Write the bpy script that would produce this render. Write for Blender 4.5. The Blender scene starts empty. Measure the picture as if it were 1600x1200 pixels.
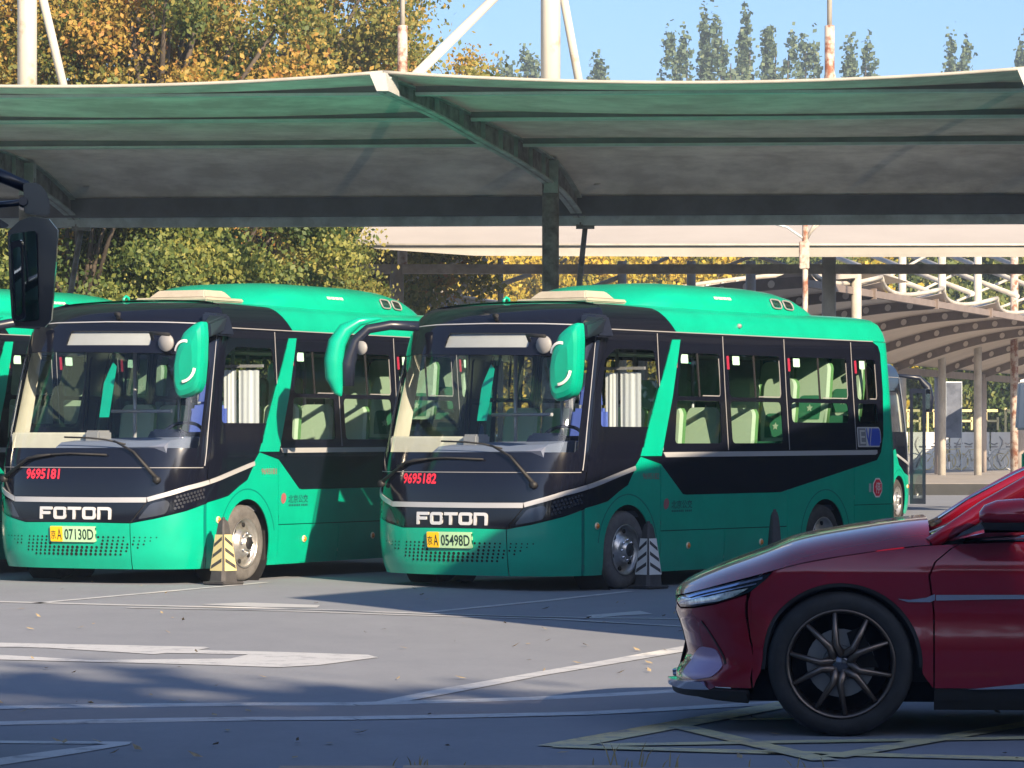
import bpy, bmesh, math, random, bisect
from mathutils import Vector, Matrix
from mathutils.geometry import delaunay_2d_cdt

# ------------------------------------------------------------------ camera, sky, sun, exposure
sc = bpy.context.scene
COL = sc.collection
F, HC, YH = 5500.0, 1.48, 685.0            # focal length in photo pixels, eye height, horizon row

cam = bpy.data.cameras.new('camera')
cam.lens = 36.0 * F / 1600.0
cam.sensor_width = 36.0
cam.shift_y = (YH - 600.0) / 1600.0
cam.clip_start = 0.5
cam.clip_end = 4000.0
camo = bpy.data.objects.new('camera', cam)
COL.objects.link(camo)
camo.location = (0, 0, HC)
camo.rotation_euler = (math.pi / 2, 0, 0)
sc.camera = camo

SUN_DIR = Vector((0.434, -0.792, 0.429)).normalized()
w = bpy.data.worlds.new('World')
sc.world = w
w.use_nodes = True
nt = w.node_tree
sky = nt.nodes.new('ShaderNodeTexSky')
sky.sky_type = 'NISHITA'
sky.sun_disc = False
sky.sun_elevation = math.asin(SUN_DIR.z)
sky.sun_rotation = math.atan2(SUN_DIR.x, SUN_DIR.y)
sky.altitude = 0
sky.air_density = 0.8
sky.dust_density = 1.5
sky.ozone_density = 5.2
nt.links.new(sky.outputs[0], nt.nodes['Background'].inputs[0])
nt.nodes['Background'].inputs[1].default_value = 0.082

sl = bpy.data.lights.new('sun', 'SUN')
sl.energy = 5.0
sl.angle = math.radians(0.53)
sl.color = (1.0, 0.80, 0.55)
so = bpy.data.objects.new('sun', sl)
COL.objects.link(so)
so.rotation_euler = SUN_DIR.to_track_quat('Z', 'Y').to_euler()

vs = sc.view_settings
vs.view_transform = 'Standard'
vs.look = 'None'
vs.exposure = 1.28
vs.gamma = 1.0
vs.use_curve_mapping = False
sc.cycles.use_denoising = True
sc.cycles.max_bounces = 8
sc.cycles.transparent_max_bounces = 16
sc.cycles.sample_clamp_indirect = 6.0
sc.cycles.caustics_reflective = False
sc.cycles.caustics_refractive = False

RND = random.Random(7)

# ------------------------------------------------------------------ materials
MATS = {}
def mat(name, col, rough=0.5, metal=0.0, coat=0.0, noise=0.0, nscale=6.0, bump=0.0, bscale=40.0,
        col2=None, spec=0.5, transl=0.0, emit=None):
    m = bpy.data.materials.new(name)
    m.use_nodes = True
    n = m.node_tree.nodes
    l = m.node_tree.links
    b = n['Principled BSDF']
    b.inputs['Base Color'].default_value = (*col, 1)
    b.inputs['Roughness'].default_value = rough
    b.inputs['Metallic'].default_value = metal
    b.inputs['Coat Weight'].default_value = coat
    b.inputs['Coat Roughness'].default_value = 0.04
    b.inputs['Specular IOR Level'].default_value = spec
    if noise or col2 or bump:
        tc = n.new('ShaderNodeTexCoord')
    if noise or col2:
        t = n.new('ShaderNodeTexNoise')
        t.inputs['Scale'].default_value = nscale
        t.inputs['Detail'].default_value = 6
        t.inputs['Roughness'].default_value = 0.65
        l.new(tc.outputs['Object'], t.inputs['Vector'])
        r = n.new('ShaderNodeValToRGB')
        c2 = col2 if col2 else tuple(max(0, c * (1 - noise)) for c in col)
        c1 = col if col2 else tuple(min(1, c * (1 + noise * .6)) for c in col)
        r.color_ramp.elements[0].position = 0.38
        r.color_ramp.elements[1].position = 0.64
        r.color_ramp.elements[0].color = (*c2, 1)
        r.color_ramp.elements[1].color = (*c1, 1)
        l.new(t.outputs['Fac'], r.inputs['Fac'])
        l.new(r.outputs['Color'], b.inputs['Base Color'])
    if bump:
        t2 = n.new('ShaderNodeTexNoise')
        t2.inputs['Scale'].default_value = bscale
        t2.inputs['Detail'].default_value = 5
        l.new(tc.outputs['Object'], t2.inputs['Vector'])
        bp = n.new('ShaderNodeBump')
        bp.inputs['Strength'].default_value = bump
        bp.inputs['Distance'].default_value = 0.02
        l.new(t2.outputs['Fac'], bp.inputs['Height'])
        l.new(bp.outputs['Normal'], b.inputs['Normal'])
    if transl:
        tr = n.new('ShaderNodeBsdfTranslucent')
        tr.inputs['Color'].default_value = (*col, 1)
        mx = n.new('ShaderNodeMixShader')
        mx.inputs[0].default_value = transl
        l.new(b.outputs[0], mx.inputs[1])
        l.new(tr.outputs[0], mx.inputs[2])
        l.new(mx.outputs[0], n['Material Output'].inputs[0])
    if emit:
        b.inputs['Emission Color'].default_value = (*emit[0], 1)
        b.inputs['Emission Strength'].default_value = emit[1]
    MATS[name] = m
    return m

def glass(name, tint, ior=1.5, rough=0.0, refl=1.0):
    m = bpy.data.materials.new(name)
    m.use_nodes = True
    n = m.node_tree.nodes
    l = m.node_tree.links
    n.remove(n['Principled BSDF'])
    tr = n.new('ShaderNodeBsdfTransparent')
    tr.inputs[0].default_value = (*tint, 1)
    gl = n.new('ShaderNodeBsdfGlossy')
    gl.inputs['Roughness'].default_value = rough
    gl.inputs['Color'].default_value = (refl, refl, refl, 1)
    fr = n.new('ShaderNodeFresnel')
    ge = n.new('ShaderNodeNewGeometry')        # a thin pane: the same index from both sides
    mr_ = n.new('ShaderNodeMapRange')
    mr_.inputs['To Min'].default_value = ior
    mr_.inputs['To Max'].default_value = 1.0 / ior
    l.new(ge.outputs['Backfacing'], mr_.inputs['Value'])
    l.new(mr_.outputs[0], fr.inputs['IOR'])
    mx = n.new('ShaderNodeMixShader')
    l.new(fr.outputs[0], mx.inputs[0])
    l.new(tr.outputs[0], mx.inputs[1])
    l.new(gl.outputs[0], mx.inputs[2])
    l.new(mx.outputs[0], n['Material Output'].inputs[0])
    MATS[name] = m
    return m

def leafmat(name, cols, transl=0.35):
    m = bpy.data.materials.new(name)
    m.use_nodes = True
    n = m.node_tree.nodes
    l = m.node_tree.links
    b = n['Principled BSDF']
    b.inputs['Roughness'].default_value = 0.55
    b.inputs['Specular IOR Level'].default_value = 0.35
    at_ = n.new('ShaderNodeAttribute')
    at_.attribute_name = 'tint'
    r = n.new('ShaderNodeValToRGB')
    e = r.color_ramp.elements
    cols = [tuple(x * 1.25 for x in c) for c in cols]
    e[0].position = 0
    e[0].color = (*cols[0], 1)
    e[1].position = 1
    e[1].color = (*cols[-1], 1)
    for i, c in enumerate(cols[1:-1]):
        x = e.new((i + 1) / (len(cols) - 1))
        x.color = (*c, 1)
    l.new(at_.outputs['Fac'], r.inputs['Fac'])
    l.new(r.outputs['Color'], b.inputs['Base Color'])
    tr = n.new('ShaderNodeBsdfTranslucent')
    l.new(r.outputs['Color'], tr.inputs['Color'])
    mx = n.new('ShaderNodeMixShader')
    mx.inputs[0].default_value = transl
    l.new(b.outputs[0], mx.inputs[1])
    l.new(tr.outputs[0], mx.inputs[2])
    l.new(mx.outputs[0], n['Material Output'].inputs[0])
    MATS[name] = m
    return m

mat('green', (0.0, 0.36, 0.235), 0.28, coat=0.22, noise=0.09, nscale=2.6, bump=0.05, bscale=1.4)
mat('green_edge', (0.0, 0.16, 0.13), 0.3, coat=0.3)
mat('black', (0.005, 0.006, 0.013), 0.09, coat=0.0, spec=0.6)
mat('black_matt', (0.012, 0.012, 0.014), 0.6)
mat('rubber', (0.022, 0.022, 0.024), 0.75, noise=0.3, nscale=12)
mat('tyre', (0.045, 0.042, 0.040), 0.85, noise=0.35, nscale=14, bump=0.2, bscale=60)
mat('tyre_dusty', (0.12, 0.115, 0.115), 0.9, noise=0.25, nscale=9, bump=0.2, bscale=60)
mat('alloy', (0.62, 0.60, 0.58), 0.32, metal=0.85, noise=0.15, nscale=15)
mat('chrome', (0.72, 0.72, 0.74), 0.16, metal=1.0)
mat('trim', (0.46, 0.47, 0.50), 0.30, metal=0.25)
mat('badge_white', (0.72, 0.72, 0.74), 0.25, metal=0.35)
mat('curtain', (0.66, 0.70, 0.72), 0.8)
mat('hole', (0.004, 0.004, 0.005), 0.9)
mat('grey', (0.25, 0.25, 0.26), 0.5)
mat('sign_grey', (0.42, 0.42, 0.42), 0.35, noise=0.06, nscale=3)
mat('cream', (0.62, 0.60, 0.50), 0.5, noise=0.06)
mat('hatch', (0.40, 0.36, 0.30), 0.5, noise=0.08)
mat('white', (0.80, 0.79, 0.76), 0.45)
mat('seat_white', (0.68, 0.86, 0.62), 0.5)
mat('seat_green', (0.22, 0.50, 0.18), 0.5)
mat('seat_pad', (0.06, 0.30, 0.16), 0.6)
mat('blue_fabric', (0.07, 0.12, 0.45), 0.8)
mat('interior', (0.13, 0.14, 0.17), 0.7)
mat('dash', (0.17, 0.20, 0.29), 0.6)
mat('red', (0.75, 0.02, 0.05), 0.4)
mat('red_print', (0.85, 0.03, 0.06), 0.4)
mat('dark_red', (0.30, 0.02, 0.05), 0.4)
mat('amber', (0.75, 0.22, 0.02), 0.3, coat=0.5)
mat('lamp_bezel', (0.75, 0.66, 0.45), 0.35)
mat('plate_yellow', (0.95, 0.55, 0.01), 0.35)
mat('plate_green', (0.42, 0.66, 0.40), 0.35)
mat('ink', (0.012, 0.035, 0.03), 0.5)
mat('print_grey', (0.01, 0.09, 0.09), 0.5)
mat('print_logo', (0.30, 0.10, 0.11), 0.5)
mat('badge_blue', (0.03, 0.07, 0.42), 0.35)
mat('sticker', (0.45, 0.75, 0.58), 0.5)
mat('lens', (0.10, 0.11, 0.14), 0.18, metal=0.7)
glass('glass_clear', (0.86, 0.90, 0.92), 1.5)
glass('glass_tint', (0.60, 0.66, 0.67), 1.5)
glass('glass_lamp', (0.75, 0.78, 0.80), 1.5)
mat('mirror', (0.80, 0.82, 0.85), 0.02, metal=1.0)
mat('navy_plastic', (0.010, 0.014, 0.030), 0.35, coat=0.2)

# ------------------------------------------------------------------ helpers
def gz(x, y=0.0):
    """height of the lot: almost flat, it rises four centimetres towards the left"""
    t = min(max((0.8 - x) / 3.0, 0), 1)
    return 0.04 * t * t * (3 - 2 * t)

def at(u, v, Y):
    return Vector(((u - 800) / F * Y, Y, HC + (YH - v) / F * Y))

def ground_at(u, v):
    z = 0.0
    for _ in range(4):
        Y = (HC - z) * F / (v - YH)
        X = (u - 800) / F * Y
        z = gz(X)
    return Vector((X, Y, z))

def tag(o, label=None, cat=None, group=None, kind=None):
    if label: o['label'] = label
    if cat: o['category'] = cat
    if group: o['group'] = group
    if kind: o['kind'] = kind
    return o

def empty(name, loc=(0, 0, 0), rz=0.0):
    o = bpy.data.objects.new(name, None)
    o.empty_display_size = 0.2
    COL.objects.link(o)
    o.location = loc
    o.rotation_euler = (0, 0, rz)
    return o

def link_mesh(name, me, parent=None, loc=None, rot=None):
    o = bpy.data.objects.new(name, me)
    COL.objects.link(o)
    if parent: o.parent = parent
    if loc: o.location = loc
    if rot: o.rotation_euler = rot
    return o

def copy_tree(o, parent=None, skip=()):
    c = o.copy()
    COL.objects.link(c)
    c.parent = parent
    for ch in list(o.children):
        if ch.name.split('.')[0] in skip: continue
        copy_tree(ch, c, skip)
    return c

class MB:
    """collects simple shapes, build() makes ONE mesh object of them"""
    def __init__(s):
        s.v = []; s.f = []; s.m = []; s.sm = []
    def add(s, vs_, fs, mi=0, smooth=False):
        k = len(s.v)
        s.v += [tuple(x) for x in vs_]
        for f_ in fs:
            s.f.append(tuple(i + k for i in f_)); s.m.append(mi); s.sm.append(smooth)
        return s
    def box(s, x0, x1, y0, y1, z0, z1, mi=0):
        v = [(x, y, z) for z in (z0, z1) for y in (y0, y1) for x in (x0, x1)]
        return s.add(v, [(0, 2, 3, 1), (4, 5, 7, 6), (0, 1, 5, 4), (2, 6, 7, 3), (0, 4, 6, 2), (1, 3, 7, 5)], mi)
    def hexa(s, v, mi=0):
        """eight corners, bottom ring then top ring"""
        return s.add(v, [(3, 2, 1, 0), (4, 5, 6, 7), (0, 1, 5, 4), (1, 2, 6, 5), (2, 3, 7, 6), (3, 0, 4, 7)], mi)
    def bar(s, p, q, wx, wz, mi=0, up=(0, 0, 1)):
        p = Vector(p); q = Vector(q); d = (q - p).normalized()
        r = d.cross(Vector(up))
        if r.length < 1e-4: r = d.cross(Vector((1, 0, 0)))
        r.normalize(); u = r.cross(d)
        v = []
        for c in (p, q):
            for sx, sz in ((-1, -1), (1, -1), (1, 1), (-1, 1)):
                v.append(c + r * sx * wx / 2 + u * sz * wz / 2)
        return s.hexa(v, mi)
    def tube(s, pts, r, n=10, mi=0, cap=True, smooth=True):
        pts = [Vector(p) for p in pts]
        rr = r if isinstance(r, (list, tuple)) else [r] * len(pts)
        v = []; fs = []
        prev = None
        for i, p in enumerate(pts):
            d = (pts[min(i + 1, len(pts) - 1)] - pts[max(i - 1, 0)]).normalized()
            if prev is None:
                a = Vector((0, 0, 1)) if abs(d.z) < .9 else Vector((1, 0, 0))
                x = d.cross(a).normalized()
            else:
                x = (prev - d * prev.dot(d)).normalized()
            y = d.cross(x).normalized(); prev = x
            for k in range(n):
                t = 2 * math.pi * k / n
                v.append(p + (x * math.cos(t) + y * math.sin(t)) * rr[i])
        for i in range(len(pts) - 1):
            for k in range(n):
                fs.append((i * n + k, i * n + (k + 1) % n, (i + 1) * n + (k + 1) % n, (i + 1) * n + k))
        s.add(v, fs, mi, smooth)
        if cap:
            k0 = len(s.v) - len(v)
            s.f.append(tuple(k0 + k for k in range(n))[::-1]); s.m.append(mi); s.sm.append(False)
            s.f.append(tuple(k0 + (len(pts) - 1) * n + k for k in range(n))); s.m.append(mi); s.sm.append(False)
        return s
    def lathe(s, prof, c=(0, 0, 0), axis='y', n=32, mi=0, smooth=True):
        """prof: list of (radius, offset along the axis)"""
        v = []; fs = []
        for r, h in prof:
            for k in range(n):
                t = 2 * math.pi * k / n
                a, b = r * math.cos(t), r * math.sin(t)
                if axis == 'y': v.append((c[0] + a, c[1] + h, c[2] + b))
                elif axis == 'z': v.append((c[0] + a, c[1] + b, c[2] + h))
                else: v.append((c[0] + h, c[1] + a, c[2] + b))
        for i in range(len(prof) - 1):
            for k in range(n):
                fs.append((i * n + k, i * n + (k + 1) % n, (i + 1) * n + (k + 1) % n, (i + 1) * n + k))
        return s.add(v, fs, mi, smooth)
    def prism(s, poly, fn0, fn1, mi=0, mi_side=None):
        """polygon swept from fn0(x,y) to fn1(x,y)"""
        n = len(poly)
        v = [fn0(*p) for p in poly] + [fn1(*p) for p in poly]
        s.add(v, [tuple(range(n))[::-1]], mi)
        s.add(v, [tuple(range(n, 2 * n))], mi)
        s.add(v, [(i, (i + 1) % n, (i + 1) % n + n, i + n) for i in range(n)], mi if mi_side is None else mi_side)
        return s
    def mesh(s, name, mats):
        me = bpy.data.meshes.new(name)
        me.from_pydata(s.v, [], s.f)
        for m in (mats if isinstance(mats, (list, tuple)) else [mats]):
            me.materials.append(MATS[m] if isinstance(m, str) else m)
        me.polygons.foreach_set('material_index', s.m)
        me.polygons.foreach_set('use_smooth', s.sm)
        me.update()
        return me
    def build(s, name, mats, parent=None, bevel=0.0, fix=True):
        me = s.mesh(name, mats)
        if fix or bevel:
            bm = bmesh.new(); bm.from_mesh(me)
            if bevel:
                bmesh.ops.remove_doubles(bm, verts=bm.verts, dist=1e-5)
                bmesh.ops.bevel(bm, geom=[e for e in bm.edges if len(e.link_faces) == 2 and e.calc_face_angle(0) > .5],
                                offset=bevel, segments=2, affect='EDGES', clamp_overlap=True)
            bmesh.ops.recalc_face_normals(bm, faces=bm.faces)
            bm.to_mesh(me); bm.free()
        return link_mesh(name, me, parent)

def inside(x, y, poly):
    r = False; j = len(poly) - 1
    for i in range(len(poly)):
        xi, yi = poly[i]; xj, yj = poly[j]
        if (yi > y) != (yj > y) and x < (xj - xi) * (y - yi) / (yj - yi) + xi: r = not r
        j = i
    return r

def resample(poly, g):
    out = []
    n = len(poly)
    for i in range(n):
        a, b = poly[i], poly[(i + 1) % n]
        k = max(1, int(math.ceil(math.dist(a, b) / g)))
        for t in range(k): out.append((a[0] + (b[0] - a[0]) * t / k, a[1] + (b[1] - a[1]) * t / k))
    return out

def arc(cx, cy, r, a0, a1, n=10):
    return [(cx + r * math.cos(math.radians(a0 + (a1 - a0) * i / n)), cy + r * math.sin(math.radians(a0 + (a1 - a0) * i / n))) for i in range(n + 1)]

def rrect(x0, y0, x1, y1, r, n=4):
    return (arc(x1 - r, y1 - r, r, 0, 90, n) + arc(x0 + r, y1 - r, r, 90, 180, n) +
            arc(x0 + r, y0 + r, r, 180, 270, n) + arc(x1 - r, y0 + r, r, 270, 360, n))

def rpoly(poly, r, n=4):
    """round the corners of a polygon"""
    out = []
    m = len(poly)
    for i in range(m):
        p = Vector(poly[i]); a = Vector(poly[i - 1]); b = Vector(poly[(i + 1) % m])
        da = (a - p); db = (b - p)
        k = min(r, da.length * .45, db.length * .45)
        p0 = p + da.normalized() * k; p1 = p + db.normalized() * k
        for t in range(n + 1):
            s = t / n
            q = p0 * (1 - s) ** 2 + p * 2 * s * (1 - s) + p1 * s * s
            out.append((q.x, q.y))
    return out

def patch_mesh(name, poly, holes, fn, mats, off=0.0, depth=0.012, g=0.1, normal=True):
    """a panel cut out of the surface fn(p, h, off) along a polygon in (p, h), with a rim turned inwards"""
    loops = [resample(poly, g)] + [resample(h, g) for h in holes]
    pts = []; edges = []; keep = []
    for lp in loops:
        k = len(pts); pts += lp
        edges += [(k + i, k + (i + 1) % len(lp)) for i in range(len(lp))]
    x0 = min(p[0] for p in loops[0]); x1 = max(p[0] for p in loops[0])
    y0 = min(p[1] for p in loops[0]); y1 = max(p[1] for p in loops[0])
    cell = {}
    for p in pts: cell.setdefault((int(p[0] // g), int(p[1] // g)), []).append(p)
    def near(x, y):
        i, j = int(x // g), int(y // g)
        for a in (i - 1, i, i + 1):
            for b in (j - 1, j, j + 1):
                for q in cell.get((a, b), ()):
                    if (q[0] - x) ** 2 + (q[1] - y) ** 2 < (.45 * g) ** 2: return True
        return False
    nx = int((x1 - x0) / g) + 1; ny = int((y1 - y0) / g) + 1
    grid = []
    for i in range(1, nx + 1):
        for j in range(1, ny + 1):
            x = x0 + (x1 - x0) * i / (nx + 1); y = y0 + (y1 - y0) * j / (ny + 1)
            if near(x, y) or not inside(x, y, loops[0]): continue
            if any(inside(x, y, h) for h in loops[1:]): continue
            grid.append((x, y))
    r = delaunay_2d_cdt([Vector(p) for p in pts + grid], edges, [], 0, 1e-6)
    V = r[0]; T = r[2]
    tri = []
    for t in T:
        c = (V[t[0]] + V[t[1]] + V[t[2]]) / 3
        if inside(c.x, c.y, loops[0]) and not any(inside(c.x, c.y, h) for h in loops[1:]): tri.append(tuple(t))
    co = []; nn = []
    e = 3e-3
    for v in V:
        P = Vector(fn(v.x, v.y, 0))
        A = Vector(fn(v.x + e, v.y, 0)) - Vector(fn(v.x - e, v.y, 0))
        B = Vector(fn(v.x, v.y + e, 0)) - Vector(fn(v.x, v.y - e, 0))
        n = A.cross(B)
        if n.length < 1e-12: n = Vector((0, 0, 1))
        n.normalize()
        co.append(P + n * off); nn.append(n)
    # rim
    cnt = {}
    for t in tri:
        for i in range(3):
            cnt.setdefault(tuple(sorted((t[i], t[(i + 1) % 3]))), []).append((t[i], t[(i + 1) % 3]))
    faces = []
    for t in tri:
        a, b, c = co[t[0]], co[t[1]], co[t[2]]
        faces.append(t if (b - a).cross(c - a).dot(nn[t[0]]) > 0 else t[::-1])
    nv = len(co); ex = []; rim = []
    if depth:
        mp = {}
        for k, l in cnt.items():
            if len(l) == 1:
                for i in k:
                    if i not in mp:
                        mp[i] = nv + len(ex); ex.append(co[i]); ex.append(co[i] - nn[i] * depth)
                a, b = mp[k[0]], mp[k[1]]
                rim.append((a, b, b + 1, a + 1))
    me = bpy.data.meshes.new(name)
    me.from_pydata([tuple(v) for v in co + ex], [], faces + rim)
    for m in (mats if isinstance(mats, (list, tuple)) else [mats]): me.materials.append(MATS[m] if isinstance(m, str) else m)
    me.polygons.foreach_set('use_smooth', [True] * len(me.polygons))
    me.update()
    if normal:
        me.normals_split_custom_set_from_vertices([tuple(n) for n in nn] + [(0, 0, 0)] * len(ex))
    return me

def band_poly(line, w0, w1=None):
    """a strip of width w0 along an open polyline"""
    w1 = w0 if w1 is None else w1
    L = []; R = []
    n = len(line)
    for i in range(n):
        d = Vector(line[min(i + 1, n - 1)]) - Vector(line[max(i - 1, 0)])
        d.normalize(); q = Vector((-d.y, d.x)); ww = (w0 + (w1 - w0) * i / (n - 1)) / 2
        p = Vector(line[i])
        L.append(tuple(p + q * ww)); R.append(tuple(p - q * ww))
    return L + R[::-1]

_txt = {}
def text_mesh(s, mats, width=None, height=None, fn=None, thick=0.0, bold=0.0):
    """flat lettering as a mesh; fn maps (x, y) in metres to the surface"""
    c = bpy.data.curves.new('t', 'FONT'); c.body = s; c.resolution_u = 3; c.offset = bold
    o = bpy.data.objects.new('t', c); COL.objects.link(o)
    bpy.context.view_layer.update()
    me = bpy.data.meshes.new_from_object(o.evaluated_get(bpy.context.evaluated_depsgraph_get()))
    bpy.data.objects.remove(o); bpy.data.curves.remove(c)
    xs = [v.co.x for v in me.vertices]; ys = [v.co.y for v in me.vertices]
    x0, x1, y0, y1 = min(xs), max(xs), min(ys), max(ys)
    for v in me.vertices:
        X = (v.co.x - x0) / (x1 - x0) * width; Y = (v.co.y - y0) / (y1 - y0) * height
        v.co = fn(X, Y)
    me.materials.clear()
    me.materials.append(MATS[mats])
    me.polygons.foreach_set('use_smooth', [False] * len(me.polygons))
    me.update()
    return me
# ------------------------------------------------------------------ the bus: a 6.8 m minibus
# local frame: x runs rearwards, y from the driver's side to the door side, z up
BW = 2.44; BH = 1.22; BAR = 5.74
def _plan():
    pts = []
    P = [(-1.18, BH), (-1.16, .42), (-1.06, 0.0), (-.35, 0.0)]
    for i in range(61):
        t = i / 60; m = 1 - t
        pts.append(tuple(m ** 3 * P[0][k] + 3 * m * m * t * P[1][k] + 3 * m * t * t * P[2][k] + t ** 3 * P[3][k] for k in (0, 1)))
    pts.append((BAR - .16, 0.0))
    for i in range(1, 9):
        t = i / 8 * math.pi / 2
        pts.append((BAR - .16 + .16 * math.sin(t), .16 - .16 * math.cos(t)))
    pts.append((BAR, BH))
    L = [0]
    for i in range(1, len(pts)): L.append(L[-1] + math.dist(pts[i], pts[i - 1]))
    return pts, L
BPL, BLL = _plan()
BPH = BLL[-1]; BPC = BLL[60]
def pa(a): return a + BPC + .35
def cub(x, T):
    n = len(T)
    if x <= T[0][0]: return T[0][1]
    if x >= T[-1][0]: return T[-1][1]
    for i in range(n - 1):
        x0, y0 = T[i]; x1, y1 = T[i + 1]
        if x <= x1:
            h = x1 - x0
            def sl(j):
                if j <= 0 or j >= n - 1:
                    return (T[min(j + 1, n - 1)][1] - T[max(j - 1, 0)][1]) / (T[min(j + 1, n - 1)][0] - T[max(j - 1, 0)][0])
                a = (T[j][1] - T[j - 1][1]) / (T[j][0] - T[j - 1][0]); b = (T[j + 1][1] - T[j][1]) / (T[j + 1][0] - T[j][0])
                return 0 if a * b <= 0 else 2 * a * b / (a + b)
            m0, m1 = sl(i), sl(i + 1); t = (x - x0) / h
            return y0 * (2 * t ** 3 - 3 * t * t + 1) + h * m0 * (t ** 3 - 2 * t * t + t) + y1 * (3 * t * t - 2 * t ** 3) + h * m1 * (t ** 3 - t * t)
B_RAKE = [(0.1, .10), (.3, .03), (.6, 0), (.95, .02), (1.3, .09), (1.8, .24), (2.3, .42), (2.54, .54)]
B_TUMB = [(0.1, .05), (.3, .012), (.55, 0), (1.25, 0), (1.6, .02), (2.54, .085)]
B_RZ = [(2.54, 2.54), (2.62, 2.617), (2.72, 2.71), (2.84, 2.785), (3.1, 2.83), (3.66, 2.855), (3.8, 2.857)]
B_RI = [(2.54, .085), (2.62, .10), (2.72, .14), (2.84, .22), (3.1, .47), (3.66, 1.04), (3.8, 1.215)]
B_RF = [(2.54, .54), (2.62, .60), (2.72, .70), (2.84, .86), (3.1, 1.2), (3.66, 1.9), (3.8, 2.0)]
def BS0(p, h):
    s = min(abs(p), BPH)
    i = min(max(bisect.bisect_right(BLL, s) - 1, 0), len(BPL) - 2)
    t = (s - BLL[i]) / (BLL[i + 1] - BLL[i])
    a = BPL[i][0] + (BPL[i + 1][0] - BPL[i][0]) * t; b = BPL[i][1] + (BPL[i + 1][1] - BPL[i][1]) * t
    if p < 0: b = BW - b
    if h <= 2.54:
        z = h; t = cub(h, B_TUMB); r = cub(h, B_RAKE); q = 0
    else:
        z = cub(h, B_RZ); t = cub(h, B_RI); r = cub(h, B_RF); q = t - .085
    w_ = min(max((.15 - a) / 1.33, 0), 1); w_ = w_ * w_ * (3 - 2 * w_)
    w2 = min(max((a - 4.3) / 1.44, 0), 1)
    return Vector((a + r * w_ - q * w2 * .5 - .03 * w2 * min(max((h - 1.2) / 1.3, 0), 1), BH + (b - BH) * (1 - t / BH), z))
def BS(p, h, off=0.0):
    P = BS0(p, h)
    if off:
        e = 3e-3
        n = (BS0(p + e, h) - BS0(p - e, h)).cross(BS0(p, h + e) - BS0(p, h - e))
        if n.length > 1e-12: P = P + n.normalized() * off
    return P

WF, WR, WZ, AR_ = 0.106, 4.07, 0.385, 0.44     # axles, hub height, arch radius

def arch_bottom(a0, a1, zb, c):
    """bottom edge from a0 to a1 with a wheel arch cut out"""
    return [(pa(a0), zb), (pa(c - AR_), zb)] + [(pa(c) + AR_ * math.cos(math.radians(t)), .39 + AR_ * math.sin(math.radians(t))) for t in range(180, -1, -10)] + [(pa(c + AR_), zb), (pa(a1), zb)]

def build_wheel(parent, a, b, side, dusty):
    s = side                                   # -1: outer face towards -y
    m = MB()
    prof = [(.245, -.10), (.30, -.112), (.345, -.108), (.372, -.09), (.385, -.06), (.385, .06), (.372, .09), (.345, .108), (.30, .112), (.245, .10)]
    m.lathe([(r, h) for r, h in prof], (a, b, WZ), 'y', 40)
    for k in range(40):
        t = 2 * math.pi * k / 40
    w_ = m.build('wheel', 'tyre_dusty' if dusty else 'tyre', parent)
    r = MB()
    o = s * .105
    r.lathe([(.248, o), (.252, o * 1.06), (.243, o * 1.08), (.232, o * .85), (.222, o * .45), (.15, o * .62), (.135, o * .95), (.115, o * 1.12), (.075, o * 1.15), (.07, o * 1.45), (.045, o * 1.5), (0.001, o * 1.5)], (a, b, WZ), 'y', 40)
    rim = r.build('rim', 'alloy', w_)
    hm = MB()
    for k in range(6):
        t = 2 * math.pi * (k + .3) / 6
        c = (a + .186 * math.cos(t), b + o * .56, WZ + .186 * math.sin(t))
        hm.lathe([(0.001, s * .012), (.024, s * .012), (.024, -s * .02)], c, 'y', 10)
    tag(hm.build('rim_holes', 'hole', w_), kind='stuff')
    nb = MB()
    for k in range(8):
        t = 2 * math.pi * k / 8
        c = (a + .098 * math.cos(t), b + o * 1.12, WZ + .098 * math.sin(t))
        nb.lathe([(.014, -s * .005), (.014, s * .022), (.001, s * .026)], c, 'y', 6)
    tag(nb.build('wheel_nuts', 'chrome', w_), kind='stuff')
    hb = MB()
    hb.lathe([(.068, o * 1.4), (.060, o * 1.54), (.001, o * 1.56)], (a, b, WZ), 'y', 16)
    hb.build('hub', 'black_matt', w_)
    return w_

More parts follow.
